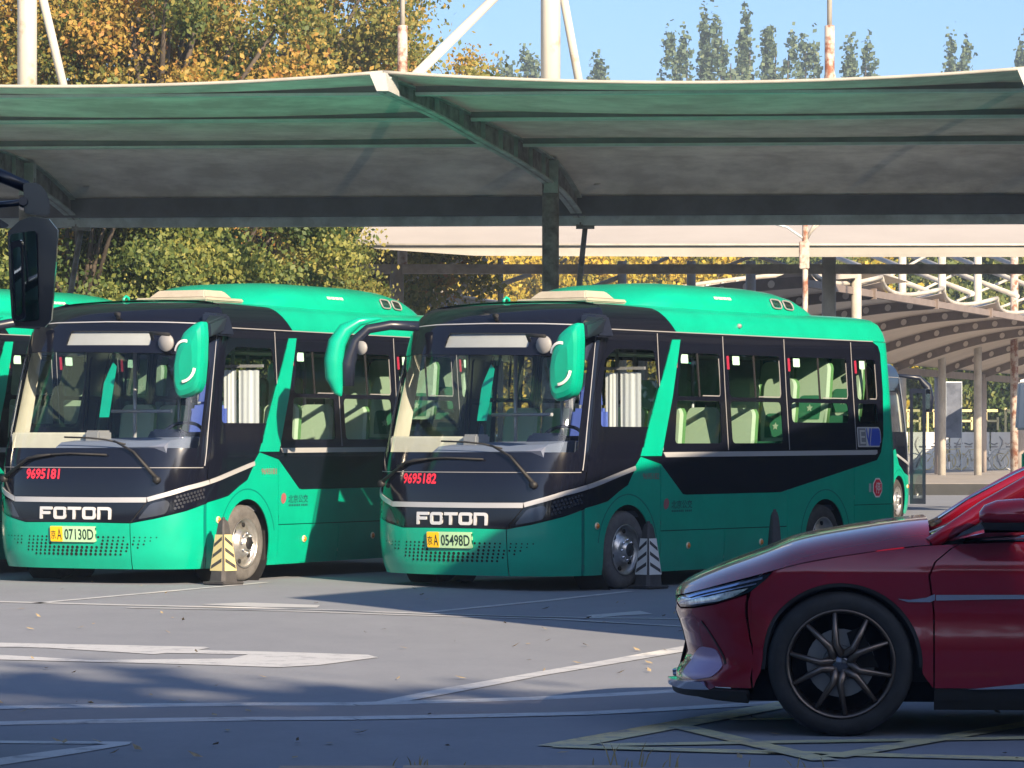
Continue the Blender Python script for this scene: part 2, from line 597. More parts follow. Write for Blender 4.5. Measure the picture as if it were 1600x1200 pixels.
def seat_mesh():
    m = MB()
    n = 10
    out = [(-.20, .0), (-.215, .3), (-.21, .5)] + [(-.13 + .08 * math.cos(math.radians(t)), .58 + .10 * math.sin(math.radians(t))) for t in range(170, 89, -20)] + \
          [(.13 + .08 * math.cos(math.radians(t)), .58 + .10 * math.sin(math.radians(t))) for t in range(90, 9, -20)] + [(.21, .5), (.215, .3), (.20, .0)]
    k = len(out)
    def P(x, y, d, s): return (d + y * .16, x * s, .12 + y)
    v = [P(x, y, -.055, .86) for x, y in out] + [P(x, y, -.03, 1) for x, y in out] + [P(x, y, .03, 1) for x, y in out] + [P(x, y, .045, .9) for x, y in out]
    m.add(v, [tuple(range(k))], 0, False)
    for r in range(3):
        m.add(v, [(r * k + i, r * k + (i + 1) % k, (r + 1) * k + (i + 1) % k, (r + 1) * k + i) for i in range(k)], 1 if r else 0, True)
    m.add(v, [tuple(range(3 * k, 4 * k))[::-1]], 2, False)
    pad = [(x * .74, .05 + y * .38) for x, y in out]
    m.add([P(x, y, -.062, .86) for x, y in pad], [tuple(range(k))], 2)
    st = []
    for i in range(10):
        rr = .045 if i % 2 == 0 else .022
        st.append((rr * math.sin(i * math.pi / 5), .17 + rr * math.cos(i * math.pi / 5)))
    m.add([P(x, y, -.066, .9) for x, y in st], [tuple(range(10))], 0)
    m.box(-.42, -.02, -.21, .21, .02, .13, 2)
    m.box(-.30, -.14, -.05, .05, -.24, .02, 3)
    return m.mesh('passenger_seat', ['seat_white', 'seat_green', 'seat_pad', 'grey'])
SEAT = seat_mesh()

def letters_foton(parent):
    """five wide squared chrome letters"""
    h0, hh, wl, gap, st = .640, .122, .152, .020, .030
    x = -.418
    shapes = []
    def sh(pts): return [(x0 + px * wl, h0 + py * hh) for px, py in pts]
    sx = st / wl; sy = st / hh
    x0 = x
    shapes.append((rpoly(sh([(0, 0), (sx, 0), (sx, .38), (.82, .38), (.82, .38 + sy), (sx, .38 + sy), (sx, 1 - sy), (1, 1 - sy), (1, 1), (0, 1)]), .006, 2), []))
    x0 += wl + gap
    shapes.append((rrect(x0, h0, x0 + wl, h0 + hh, .03), [rrect(x0 + st, h0 + st, x0 + wl - st, h0 + hh - st, .012)]))
    x0 += wl + gap
    shapes.append((sh([(.5 - sx / 2, 0), (.5 + sx / 2, 0), (.5 + sx / 2, 1 - sy), (1, 1 - sy), (1, 1), (0, 1), (0, 1 - sy), (.5 - sx / 2, 1 - sy)]), []))
    x0 += wl + gap
    shapes.append((rrect(x0, h0, x0 + wl, h0 + hh, .03), [rrect(x0 + st, h0 + st, x0 + wl - st, h0 + hh - st, .012)]))
    x0 += wl + gap
    o = [(x0, h0), (x0 + st, h0), (x0 + st, h0 + hh - st), (x0 + wl - st - .01, h0 + hh - st), (x0 + wl - st, h0 + hh - st - .01), (x0 + wl - st, h0), (x0 + wl, h0)] + arc(x0 + wl - .035, h0 + hh - .035, .035, 0, 90, 4) + [(x0, h0 + hh)]
    shapes.append((o, []))
    for pl, ho in shapes:
        link_mesh('badge_letter', patch_mesh('badge_letter', pl, ho, BS, 'badge_white', off=.016, depth=.014, g=.05), parent)

def build_bus():
    root = empty('minibus')
    def P(name, poly, mats, off=0.0, depth=.012, holes=(), parent=root, g=.11):
        return link_mesh(name, patch_mesh(name, poly, list(holes), BS, mats, off, depth, g), parent)
    def mir(poly): return [(-x, y) for x, y in poly][::-1]

    # dark shell behind the panel gaps and the floor
    hole_f = lambda c: [(pa(c) + .47 * math.cos(math.radians(t)), .39 + .47 * math.sin(math.radians(t))) for t in range(0, 360, 15)]
    sh = MB()
    sh.box(-.62, 5.45, .30, BW - .30, .22, .34)
    for c in (WF, WR):
        for b in (.03, BW - .38):
            sh.lathe([(.475, 0), (.475, .35)], (c, b, .39), 'y', 24)
    sh.build('underbody', 'black_matt', root)
    for s in (1, -1):
        pl = [(0.0, .18), (pa(WF - .47), .18), *[(pa(WF) + .47 * math.cos(math.radians(t)), .39 + .47 * math.sin(math.radians(t))) for t in range(180, -1, -15)], (pa(WF + .47), .18),
              (pa(WR - .47), .18), *[(pa(WR) + .47 * math.cos(math.radians(t)), .39 + .47 * math.sin(math.radians(t))) for t in range(180, -1, -15)], (pa(WR + .47), .18), (BPH, .18), (BPH, 1.26), (0.0, 1.26)]
        P('inner_shell', pl if s > 0 else mir(pl), 'black_matt', off=-.022, depth=0, g=.16)

    # ---- green lower panels, both sides
    for s in (1, -1):
        M = (lambda q: q) if s > 0 else mir
        p1 = [(1.432, .15)] + arch_bottom(-.6, .712, .15, WF)[1:] + [(pa(.712), 1.296), (pa(.33), 1.297), (pa(.199), 1.133), (pa(.105), 1.018), (pa(-.048), .960), (pa(-.258), .866), (1.459, .808), (1.432, .79)]
        P('front_wheel_panel', M(p1), 'green', 0)
        P('side_panel', M([(pa(.722), .562), (pa(3.238), .556), (pa(3.238), .935), (pa(3.108), .914), (pa(1.2), .912), (pa(1.138), .92), (pa(.722), 1.225)]), 'green', 0)
        P('locker_door', M([(pa(.722), .15), (pa(1.957), .15), (pa(1.957), .551), (pa(.722), .553)]), 'green', 0)
        P('locker_door', M([(pa(1.967), .15), (pa(3.238), .15), (pa(3.238), .546), (pa(1.967), .551)]), 'green', 0)
        P('rear_wheel_panel', M(arch_bottom(3.248, 4.706, .15, WR) + [(pa(4.706), 1.160), (pa(3.248), .936)]), 'green', 0)
        P('rear_side_panel', M([(pa(4.716), .757), (BPH - 1.16, .757), (BPH - 1.16, 2.545), (pa(5.30), 2.545), (pa(5.42), 2.50), (pa(5.46), 2.42), (pa(5.46), 2.0), (pa(5.40), 1.515), (pa(5.318), 1.324), (pa(5.224), 1.240), (pa(4.716), 1.162)]), 'green', 0)
        P('rear_locker_door', M([(pa(4.716), .15), (BPH - 1.16, .15), (BPH - 1.16, .749), (pa(4.716), .749)]), 'green', 0)
        # wheel arch lip
        for c in (WF, WR):
            line = [(pa(c) + (AR_ + .10) * math.cos(math.radians(t)), .39 + (AR_ + .10) * math.sin(math.radians(t))) for t in range(172, 7, -8)]
            P('arch_crease', M(band_poly(line, .012)), 'green_edge', off=.002, depth=.004, g=.1)
    P('rear_panel', [(BPH - 1.15, .15), (BPH, .15), (BPH, 2.545), (BPH - 1.15, 2.545)], 'green', 0, holes=[rrect(BPH - .95, 1.35, BPH - .05, 2.3, .1)])
    P('rear_panel', mir([(BPH - 1.15, .15), (BPH, .15), (BPH, 2.545), (BPH - 1.15, 2.545)]), 'green', 0, holes=[mir(rrect(BPH - .95, 1.35, BPH - .05, 2.3, .1))])
    for s in (1, -1):
        q = rrect(BPH - .97, 1.33, BPH - .03, 2.32, .1)
        P('rear_window', q if s > 0 else mir(q), 'black', -.004, depth=.004)

    # ---- front bumper
    P('front_bumper', [(-.628, .15), (.614, .15), (.614, .603), (.3, .607), (0, .608), (-.3, .607), (-.628, .603)], 'green', 0)
    for s in (1, -1):
        q = [(.624, .15), (1.392, .15), (1.392, .785), (1.181, .722), (.870, .648), (.624, .603)]
        P('bumper_corner', q if s > 0 else mir(q), 'green', 0)
        q2 = [(1.400, .15), (1.424, .15), (1.424, .79), (1.400, .783)]
        P('bumper_seam', q2 if s > 0 else mir(q2), 'green_edge', -.004)
    # grille of small slots
    gm = MB()
    rg = random.Random(3)
    for r in range(6):
        h = .296 + r * .034
        lim = .50 + .075 * r
        k = 0
        x = -lim - (.03 if r % 2 else 0)
        while x < lim + .06:
            if not (-.30 < x < .265 and h > .395) and abs(x - .62) > .02 and abs(x + .635) > .02:
                f_ = 1 - .45 * min(1, abs(x) / .8) - (.12 if r > 3 else 0)
                c = [BS(x + .018 * f_ * math.cos(t * math.pi / 4), h + .017 * f_ * math.sin(t * math.pi / 4), .0025) for t in range(8)]
                gm.add(c, [tuple(range(8))])
            x += .056
    tag(gm.build('grille_slots', 'hole', root, fix=False), kind='stuff')

    # ---- black front mask, headlights
    P('grille_panel', [(-.63, .613), (.62, .613), (.775, .805), (.3, .806), (-.3, .806), (-.785, .805)], 'black', .002)
    for s in (1, -1):
        q = [(.634, .612), (.872, .657), (1.183, .731), (1.424, .80), (1.424, .972), (1.19, .925), (.99, .866), (.79, .808)]
        hl = P('headlight', q if s > 0 else mir(q), 'black', .002)
        q = rpoly([(.70, .645), (.86, .672), (.98, .70), (1.02, .80), (.98, .835), (.83, .80)], .03)
        P('lamp_reflector', q if s > 0 else mir(q), 'lens', .0045, depth=.001, parent=hl)
        hx = MB()
        for i in range(9):
            for j in range(5):
                x = 1.07 + i * .037 + (j % 2) * .018; y = .752 + j * .036 + (x - 1.07) * .23
                if y > .742 + (x - 1.05) * .28 and y < .86 + (x - 1.0) * .22 and x < 1.40:
                    c = [BS(s * (x + .0155 * math.cos(t * math.pi / 3)), y + .0155 * math.sin(t * math.pi / 3), .005) for t in range(6)]
                    hx.add(c if s > 0 else c[::-1], [tuple(range(6))])
        hx.build('lamp_mesh', 'lens', hl, fix=False)
        q = [(1.424, .81), (1.459, .812), (pa(-.258), .872), (pa(-.048), .966), (pa(.105), 1.024), (pa(.19), 1.125), (pa(.225), 1.16), (pa(-.3), 1.05), (1.424, .98)]
        P('lower_flash', q if s > 0 else mir(q), 'black', .002)
    P('front_mask', [(-1.424, 1.03), (-1.19, .975), (-.99, .915), (-.785, .862), (-.3, .86), (.3, .86), (.785, .862), (.99, .915), (1.19, .975), (1.424, 1.03), (1.424, 1.146), (-1.424, 1.146)], 'black', 0)
    # silver strip
    P('front_trim', band_poly([(-.785, .833), (-.3, .832), (.3, .832), (.785, .835)], .050), 'trim', .012, depth=.014)
    for s in (1, -1):
        q = band_poly([(.795, .838), (.99, .892), (1.19, .952), (1.451, 1.008)], .046, .044)
        P('front_trim', q if s > 0 else mir(q), 'trim', .012, depth=.014)
        q = band_poly([(1.462, 1.010), (1.8, 1.083), (pa(.24), 1.188)], .044)
        P('front_trim', q if s > 0 else mir(q), 'trim', .010, depth=.012)
    letters_foton(root)

    # ---- windscreen: black printed border with two openings, glass behind
    top = 2.60
    outer = rpoly([(-1.372, 1.155), (1.372, 1.155), (1.435, 2.3), (1.43, top), (-1.43, top), (-1.435, 2.3)], .05)
    clear = rpoly([(-1.27, 1.345), (1.29, 1.345), (1.34, 2.24), (.8, 2.285), (0, 2.30), (-.8, 2.315), (-1.30, 2.30)], .05)
    dest = rpoly([(-.455, 2.378), (.605, 2.366), (.61, 2.505), (-.44, 2.522)], .02)
    P('windscreen_border', outer, 'black', .004, depth=.01, holes=[clear, dest])
    ws = P('windscreen', rpoly([(-1.31, 1.32), (1.33, 1.32), (1.38, 2.26), (1.36, 2.56), (-1.36, 2.56), (-1.36, 2.33)], .03), 'glass_clear', -.004, depth=0)
    P('destination_display', rpoly([(-.47, 2.36), (.62, 2.35), (.62, 2.52), (-.46, 2.535)], .01), 'sign_grey', -.03, depth=0)
    for s in (1, -1):
        q = [(1.382, 1.15), (1.432, 1.15), (1.478, 1.9), (1.60, 2.2), (1.80, 2.45), (1.80, 2.535), (1.440, 2.535), (1.443, 2.3)]
        P('corner_pillar', q if s > 0 else mir(q), 'black', 0)
        q = band_poly([(1.376, 1.17), (1.40, 1.6), (1.438, 2.25), (1.436, 2.56)], .010)
        P('windscreen_seal', q if s > 0 else mir(q), 'trim', .006, depth=.006)
    P('windscreen_seal', band_poly([(-1.43, 2.585), (-.7, 2.612), (0, 2.612), (.7, 2.600), (1.43, 2.575)], .010), 'trim', .006, depth=.006)
    P('windscreen_seal', band_poly([(-1.35, 1.151), (0, 1.151), (1.36, 1.151)], .007), 'grey', .005, depth=.005)

    # ---- side window bands with openings
    seps = [2.79 + .038 - BPC - .35, 2.035, 3.295, 4.765]
    for s in (1, -1):
        M = (lambda q: q) if s > 0 else mir
        band = [(1.438, 1.15), (1.43, 1.035), (1.8, 1.11), (pa(.24), 1.212), (pa(.34), 1.30), (pa(.72), 1.225), (pa(1.138), .922), (pa(1.2), .914), (pa(3.108), .916), (pa(5.224), 1.242), (pa(5.318), 1.326), (pa(5.40), 1.515), (pa(5.46), 2.0), (pa(5.46), 2.42), (pa(5.42), 2.50), (pa(5.30), 2.543), (1.815, 2.543), (1.81, 2.45), (1.612, 2.2), (1.488, 1.9)]
        holes = []
        drv = rpoly([(pa(-.42), 1.594), (pa(.66), 1.594), (pa(.76), 2.02), (pa(.71), 2.36), (pa(-.02), 2.36), (pa(-.33), 2.25), (pa(-.42), 1.9)], .05)
        wins = [('drv', drv)]
        wins.append(('w', rpoly([(pa(1.10), 1.905), (pa(1.945), 1.905), (pa(1.965), 2.345), (pa(1.22), 2.345)], .05)))
        wins.append(('w', rpoly([(pa(1.00), 1.43), (pa(1.92), 1.43), (pa(1.93), 1.86), (pa(1.085), 1.86)], .05)))
        for x0, x1, zb in ((2.13, 3.20, 1.43), (3.39, 4.66, 1.65), (4.86, 5.33, 1.65)):
            wins.append(('w', rrect(pa(x0), 1.905, pa(x1), 2.345, .05)))
            wins.append(('w', rrect(pa(x0), zb, pa(x1 - .02), 1.86, .05)))
        P('window_band', M(band), 'black', .003, holes=[M(q) for _, q in wins], g=.12)
        for k, q in wins:
            cx = sum(x for x, _ in q) / len(q); cy = sum(y for _, y in q) / len(q)
            big = [(cx + (x - cx) * 1.06, cy + (y - cy) * 1.08) for x, y in q]
            wo = P('side_window', M(big), 'glass_clear' if k == 'drv' else 'glass_tint', -.006, depth=0, g=.3)
            if k == 'w' and cy > 2.0:
                x0 = min(x for x, _ in q); x1 = max(x for x, _ in q); mx = (x0 + x1) / 2
                P('window_slider', M([(mx - .015, 1.90), (mx + .015, 1.90), (mx + .015, 2.35), (mx - .015, 2.35)]), 'black_matt', .0, depth=.008, parent=wo)
                P('slider_frame', M(band_poly([(mx + .06, 1.915), (x1 - .03, 1.915), (x1 - .012, 1.95), (x1 - .010, 2.30)], .010)), 'grey', -.001, depth=.004, parent=wo)
                P('exit_sticker', M(rrect(x0 + .10, 2.24, x0 + .24, 2.33, .008)), 'sticker', -.002, depth=0, parent=wo)
                P('hammer_sticker', M(rrect(x0 - .03, 2.19, x0 + .02, 2.33, .01)), 'dark_red', .005, depth=0, parent=wo)
        for x in seps + [5.46 - .66 + .7]:
            if x < 5.2:
                P('window_divider', M(band_poly([(pa(x), 1.36), (pa(x), 2.0), (pa(x + .015), 2.53)], .012)), 'grey', .005, depth=.004)
        P('belt_trim', M(rpoly([(pa(.76), 1.338), (pa(.80), 1.292), (pa(5.18), 1.300), (pa(5.225), 1.315), (pa(5.225), 1.352), (pa(.76), 1.342)][::-1], .008)), 'trim', .010, depth=.012)
        P('gutter', M(band_poly([(1.82, 2.549), (pa(5.30), 2.549)], .010)), 'grey', .010, depth=.012)
        if s > 0:
            P('diagonal_pillar', [(pa(.335), 1.305), (pa(.717), 1.305), (pa(.99), 1.898), (pa(1.205), 2.476), (pa(1.055), 2.472), (pa(.70), 1.9)], 'green', .012, depth=.014)
        else:
            dr = P('passenger_door', M([(pa(.78), .35), (pa(1.78), .35), (pa(1.78), 2.42), (pa(.78), 2.42)]), 'black', .012, depth=.02, holes=[M(rrect(pa(.85), .5, pa(1.25), 2.3, .04)), M(rrect(pa(1.31), .5, pa(1.71), 2.3, .04))])
            P('door_glass', M(rrect(pa(.83), .48, pa(1.73), 2.32, .04)), 'glass_tint', .006, depth=0, parent=dr)

    # ---- roof
    edge = [(pa(1.155), 2.548), (pa(1.015), 2.70), (pa(.897), 2.84), (pa(.60), 2.91), (pa(.2), 2.94), (1.6, 2.97), (.8, 2.98), (0, 2.985)]
    eall = edge + mir(edge)[1:] if False else edge + [(-x, y) for x, y in edge[::-1][1:]]
    P('roof_front', eall + [(-1.5, 2.548), (-1.45, 2.606), (-.7, 2.618), (0, 2.620), (.7, 2.612), (1.45, 2.60), (1.5, 2.548)], 'black', .0, g=.09)
    for s in (1, -1):
        M = (lambda q: q) if s > 0 else mir
        P('roof', M([(0, 2.987), (.8, 2.983), (1.6, 2.974), (pa(.2), 2.944), (pa(.6), 2.914), (pa(.9), 2.845), (pa(1.02), 2.704), (pa(1.16), 2.552), (BPH, 2.552), (BPH, 3.8), (0, 3.8)]), 'green', .0, depth=0, g=.12)
    m = MB()
    secs = [(1.02, .62, 2.86), (1.10, .70, 2.93), (1.25, .78, 3.01), (1.5, .86, 3.07), (2.0, .92, 3.10), (3.4, .93, 3.105), (3.8, .92, 3.09), (4.1, .90, 3.05), (4.35, .87, 2.97), (4.58, .84, 2.86), (4.66, .82, 2.80)]
    rows = []
    for a, hw, zt in secs:
        row = []
        for i in range(25):
            t = math.pi * i / 24
            cx, sy = math.cos(t), math.sin(t)
            row.append((a, BH + hw * math.copysign(abs(cx) ** .75, cx), 2.66 + (zt - 2.66) * max(0, sy) ** .42))
        rows.append(row)
    v = [p for r in rows for p in r]
    fs = [(i * 25 + j, i * 25 + j + 1, (i + 1) * 25 + j + 1, (i + 1) * 25 + j) for i in range(len(rows) - 1) for j in range(24)]
    m.add(v, fs, 0, True); m.add(rows[0], [tuple(range(25))]); m.add(rows[-1], [tuple(range(25))[::-1]])
    pod = m.build('air_conditioner', 'green', root)
    def podpt(a, i, off=.006):
        for (a0, w0, z0), (a1, w1, z1) in zip(secs, secs[1:]):
            if a0 <= a <= a1:
                k = (a - a0) / (a1 - a0); hw = w0 + (w1 - w0) * k; zt = z0 + (z1 - z0) * k
        t = math.radians(i); cx, sy = math.cos(t), math.sin(t)
        return Vector((a, BH + (hw + off) * math.copysign(abs(cx) ** .75, cx), 2.66 + (zt + off - 2.66) * sy ** .42))
    for k in (0, 1):
        g_ = MB()
        a0 = 3.55 + k * .27
        ring = []
        for t in range(16):
            x = math.cos(t * math.pi / 8); y = math.sin(t * math.pi / 8)
            x = math.copysign(abs(x) ** .5, x); y = math.copysign(abs(y) ** .5, y)
            ring.append((a0 + .105 * x, 164 - 7 * y))
        g_.add([podpt(a, i) for a, i in ring], [tuple(range(16))])
        gr = g_.build('pod_grille', 'green_edge', pod, fix=False)
        fr = MB(); fr.tube([podpt(a, i, .010) for a, i in ring + ring[:1]], .010, 5, cap=False); fr.build('grille_frame', 'grey', gr)
        sl_ = MB()
        for j in range(5):
            sl_.tube([podpt(a0 - .07 + .035 * j, 159, .010), podpt(a0 - .07 + .035 * j, 169, .010)], .006, 4)
        sl_.build('grille_bar', 'black_matt', gr)
    tm = MB()                                  # a short white line of lettering, too small to read
    for i in range(4):
        x = 2.30 + i * .088
        for x0, x1, y0, y1 in ((0, .072, 163, 162.2), (0, .018, 162, 158.6), (.052, .072, 162, 158.6), (0, .072, 159.4, 158.6), (.026, .046, 162, 160)):
            tm.add([podpt(x + x0, y0, .005), podpt(x + x1, y0, .005), podpt(x + x1, y1, .005), podpt(x + x0, y1, .005)], [(0, 1, 2, 3)])
    tm.build('pod_lettering', 'white', pod, fix=False)

    hm = MB()
    hm.box(.30, 1.03, .60, 1.46, 2.845, 2.885)
    hm.hexa([(.38, .68, 2.885), (.95, .68, 2.885), (.95, 1.36, 2.885), (.38, 1.36, 2.885), (.48, .74, 2.965), (.86, .74, 2.965), (.86, 1.30, 2.965), (.48, 1.30, 2.965)])
    hm.build('roof_hatch', 'hatch', root, bevel=.012)
    am = MB(); am.tube([(.14, 1.50, 2.80), (.14, 1.50, 2.875), (.165, 1.49, 2.90), (.20, 1.48, 2.885), (.205, 1.48, 2.85)], .016, 7); am.build('roof_vent_pipe', 'green', root)
    cm = MB(); cm.tube([BS(.12, 2.645, .0), BS(.12, 2.665, .05)], .022, 8); cm.tube([BS(.10, 2.66, .05), BS(.16, 2.645, .065)], .02, 8); cm.build('front_camera', 'black_matt', root)
    cm = MB(); cm.lathe([(.001, -.03), (.02, -.03), (.025, 0)], tuple(BS(pa(2.42), 2.65)), 'y', 8); cm.build('side_camera', 'grey', root)

    # ---- wheels, flaps, lamps
    build_wheel(root, WF, .135, -1, True); build_wheel(root, WR, .135, -1, False)
    build_wheel(root, WF, BW - .135, 1, False); build_wheel(root, WR, BW - .135, 1, False)
    for c in (WF, WR):
        for b in (.06, BW - .30):
            fm = MB(); fm.box(c + .43, c + .445, b, b + .24, .12, .5); fm.build('mud_flap', 'rubber', root)
    for s in (1, -1):
        for a, z in ((-.45, .63), (1.245, .40), (2.7, .40), (4.95, .40)):
            c = BS(s * pa(a), z)
            lm = MB(); y = -1 if s > 0 else 1
            lm.lathe([(.036, 0), (.036, y * .008), (.028, y * .012)], tuple(c), 'y', 14)
            lo = lm.build('side_marker', 'lamp_bezel', root)
            lm = MB(); lm.lathe([(.027, y * .010), (.020, y * .022), (.001, y * .025)], tuple(c), 'y', 14); lm.build('marker_lens', 'amber', lo)

    # ---- wing mirrors
    out = [(908, 505), (895, 508), (880, 520), (868, 545), (862, 575), (861, 605), (864, 622), (870, 628), (885, 624), (897, 618), (903, 605), (907, 570), (909, 530)]
    oo = rpoly([((u - 885) / 136.0, (566 - v) / 164.7 + 2.205) for u, v in out], .03, 2)
    cx = sum(x for x, _ in oo) / len(oo); cz = sum(z for _, z in oo) / len(oo)
    k = len(oo)
    m = MB()
    def ring(a, s): return [(a + (z - cz) * -.05, -.20 - (cx + (x - cx) * s), cz + (z - cz) * s) for x, z in oo]
    rs = [ring(-1.20, .88), ring(-1.23, 1.0), ring(-1.30, 1.0), ring(-1.345, .93), ring(-1.37, .78), ring(-1.385, .45)]
    v = [p for r in rs for p in r]
    m.add(rs[0], [tuple(range(k))], 1)
    for r in range(5):
        m.add(v, [(r * k + i, r * k + (i + 1) % k, (r + 1) * k + (i + 1) % k, (r + 1) * k + i) for i in range(k)], 1 if r == 0 else 0, True)
    m.add(rs[-1], [tuple(range(k))[::-1]], 0, True)
    wm = m.build('wing_mirror', ['green', 'navy_plastic'], root)
    m = MB(); m.add([(a + .035, b, z) for a, b, z in ring(-1.23, .9)], [tuple(range(k))]); m.build('mirror_glass', 'mirror', wm, fix=False)
    m = MB()
    m.hexa([(-1.32, -.37, 2.42), (-1.18, -.37, 2.42), (-.30, .02, 2.50), (-.42, .06, 2.50), (-1.32, -.37, 2.56), (-1.20, -.37, 2.57), (-.22, .03, 2.67), (-.46, .12, 2.67)])
    m.hexa([(-.46, -.02, 2.46), (-.16, -.02, 2.46), (-.16, .2, 2.5), (-.46, .2, 2.5), (-.44, .02, 2.68), (-.2, .02, 2.68), (-.2, .2, 2.70), (-.44, .2, 2.70)])
    m.build('mirror_arm', 'navy_plastic', wm, bevel=.02)
    for c0, r_, a0, a1 in (((-.005, 2.27), .115, 8, 172), ((-.045, 2.14), .15, -88, -8)):
        line = arc(c0[0], c0[1], r_, a0, a1, 14)
        bp = band_poly(line, .026)
        n2 = len(bp)
        m = MB()
        def mp(x, z):
            s_ = math.hypot((x - cx) / .17, (z - cz) / .37)
            return (-1.398 + .085 * max(0, s_ - .42) ** 1.3 - (z - cz) * .05, -.20 - x, z)
        h_ = n2 // 2
        vv = [mp(*q) for q in bp]
        m.add(vv, [(i, i + 1, n2 - 2 - i, n2 - 1 - i) for i in range(h_ - 1)])
        m.build('mirror_print', 'white', wm, fix=False)
    m = MB()
    m.tube([(-1.0, .42, 2.42), (-1.22, .30, 2.47), (-1.33, .02, 2.45)], .018, 7)
    m.lathe([(.001, -.01), (.085, -.01), (.09, .01), (.001, .012)], tuple(BS(.80, 2.36, .07)), 'x', 18, 1)
    m.build('front_view_mirror', ['black_matt', 'grey'], root)
    # door-side mirror: a green ear that arches down
    m = MB()
    path = [(-.86, 2.30, 2.675), (-1.0, 2.46, 2.645), (-1.09, 2.57, 2.56), (-1.14, 2.635, 2.43), (-1.16, 2.66, 2.26), (-1.16, 2.655, 2.09), (-1.15, 2.61, 1.94), (-1.14, 2.585, 1.90)]
    rad = [.014, .045, .075, .092, .098, .090, .045, .012]
    m.tube(path, rad, 16)
    e_ = m.build('wing_mirror', 'green', root)
    m = MB(); m.tube([(-.58, 2.04, 2.60), (-.78, 2.24, 2.61), (-.94, 2.40, 2.57), (-1.02, 2.50, 2.45), (-1.06, 2.57, 2.22), (-1.06, 2.57, 2.0)], [.055, .05, .05, .06, .085, .07], 10)
    m.build('mirror_shell', 'navy_plastic', e_)
    m = MB(); m.lathe([(.001, -.015), (.07, -.015), (.07, .005), (.001, .01)], (-1.02, 2.42, 2.38), 'x', 14); m.tube([(-1.0, 2.42, 2.38), (-.98, 2.5, 2.5)], .012, 5)
    m.build('spot_mirror', 'grey', e_)

    # ---- wipers
    for arm, bl in (([(.89, 1.03), (.62, 1.30), (.40, 1.405)], [(-.19, 1.445), (.1, 1.438), (.3, 1.42), (.52, 1.375)]),
                    ([(-.98, 1.03), (-.60, 1.235), (-.32, 1.27)], [(-.74, 1.20), (-.5, 1.265), (-.1, 1.285), (.33, 1.272)])):
        m = MB()
        m.tube([BS(*q, .045) for q in arm], [.022, .014, .009], 7)
        m.lathe([(.001, -.05), (.034, -.05), (.034, .0)], tuple(BS(*arm[0], .02)), 'x', 12)
        wo = m.build('wiper', 'black_matt', root)
        m = MB(); m.tube([BS(*q, .028) for q in bl], .010, 6); m.build('wiper_blade', 'rubber', wo)

    # ---- interior
    m = MB(); m.box(-.62, 5.45, .10, BW - .10, .70, .76)
    m.build('floor', 'interior', root)
    m = MB(); m.box(-.1, 5.4, .22, BW - .22, 2.47, 2.49); m.build('ceiling', 'grey', root)
    m = MB()
    prof = [(-.66, .9), (-.72, 1.36), (-.60, 1.42), (-.40, 1.46), (-.25, 1.44), (-.22, 1.30), (-.28, .9)]
    n2 = len(prof)
    v = [(x + (-.26 if 1 <= i <= 2 else 0), .30, z) for i, (x, z) in enumerate(prof)] + [(x + (-.32 if 1 <= i <= 2 else 0), 1.55, z - .02) for i, (x, z) in enumerate(prof)]
    m.add(v, [tuple(range(n2)), tuple(range(n2, 2 * n2))[::-1]] + [(i, (i + 1) % n2, (i + 1) % n2 + n2, i + n2) for i in range(n2)])
    da = m.build('dashboard', 'dash', root)
    m = MB(); m.hexa([(-.48, .40, 1.40), (-.20, .40, 1.38), (-.20, .86, 1.38), (-.48, .86, 1.40), (-.42, .44, 1.54), (-.26, .44, 1.50), (-.26, .82, 1.50), (-.42, .82, 1.54)]); m.build('instrument_hood', 'navy_plastic', da, bevel=.03)
    m = MB()
    ring = [(-.12 + .16 * math.sin(t), .62 + .22 * math.cos(t), 1.50 + .13 * math.sin(t)) for t in [i * math.pi / 14 for i in range(29)]]
    ring = [(-.12 + .06 * math.sin(t), .62 + .23 * math.cos(t), 1.48 + .20 * math.sin(t) * .6) for t in [i * math.pi / 14 for i in range(29)]]
    m.tube(ring, .018, 7, cap=False); m.bar((-.12, .42, 1.48), (-.12, .82, 1.48), .03, .05); m.build('steering_wheel', 'navy_plastic', root)
    m = MB(); m.hexa([(.18, .36, 1.05), (.34, .36, 1.05), (.34, .84, 1.05), (.18, .84, 1.05), (.30, .40, 1.78), (.40, .40, 1.78), (.40, .80, 1.78), (.30, .80, 1.78)])
    m.hexa([(.31, .46, 1.78), (.40, .46, 1.78), (.40, .74, 1.78), (.31, .74, 1.78), (.33, .48, 2.0), (.40, .48, 2.0), (.40, .72, 2.0), (.33, .72, 2.0)])
    m.box(-.2, .3, .36, .84, .95, 1.08); m.build('driver_seat', 'blue_fabric', root, bevel=.035)
    # pale partition and curtain behind the driver
    for b0, b1 in ((.16, .40), (.43, .58), (.62, .90)):
        m = MB(); v = []; nf = 16
        for i in range(nf + 1):
            b = b0 + (b1 - b0) * i / nf
            v += [(.60 + .004 * math.sin(i * 1.3 + b0 * 9) + .010 * math.sin(i * .5), b, 1.15), (.60 + .004 * math.sin(i * 1.3 + b0 * 9), b, 2.14)]
        m.add(v, [(2 * i, 2 * i + 2, 2 * i + 3, 2 * i + 1) for i in range(nf)], 0, True); m.build('curtain', 'curtain', root, fix=False)
    m = MB(); m.bar((.58, .1, 2.18), (.58, 1.0, 2.18), .03, .03); m.bar((.58, .98, .76), (.58, .98, 2.45), .03, .03); m.build('partition_rail', 'grey', root)
    # cream trim at the door side of the cab
    P('cab_lining', mir(rpoly([(1.25, 1.30), (1.72, 1.30), (1.86, 2.36), (1.30, 2.36)], .03)), 'cream', -.05, depth=0)
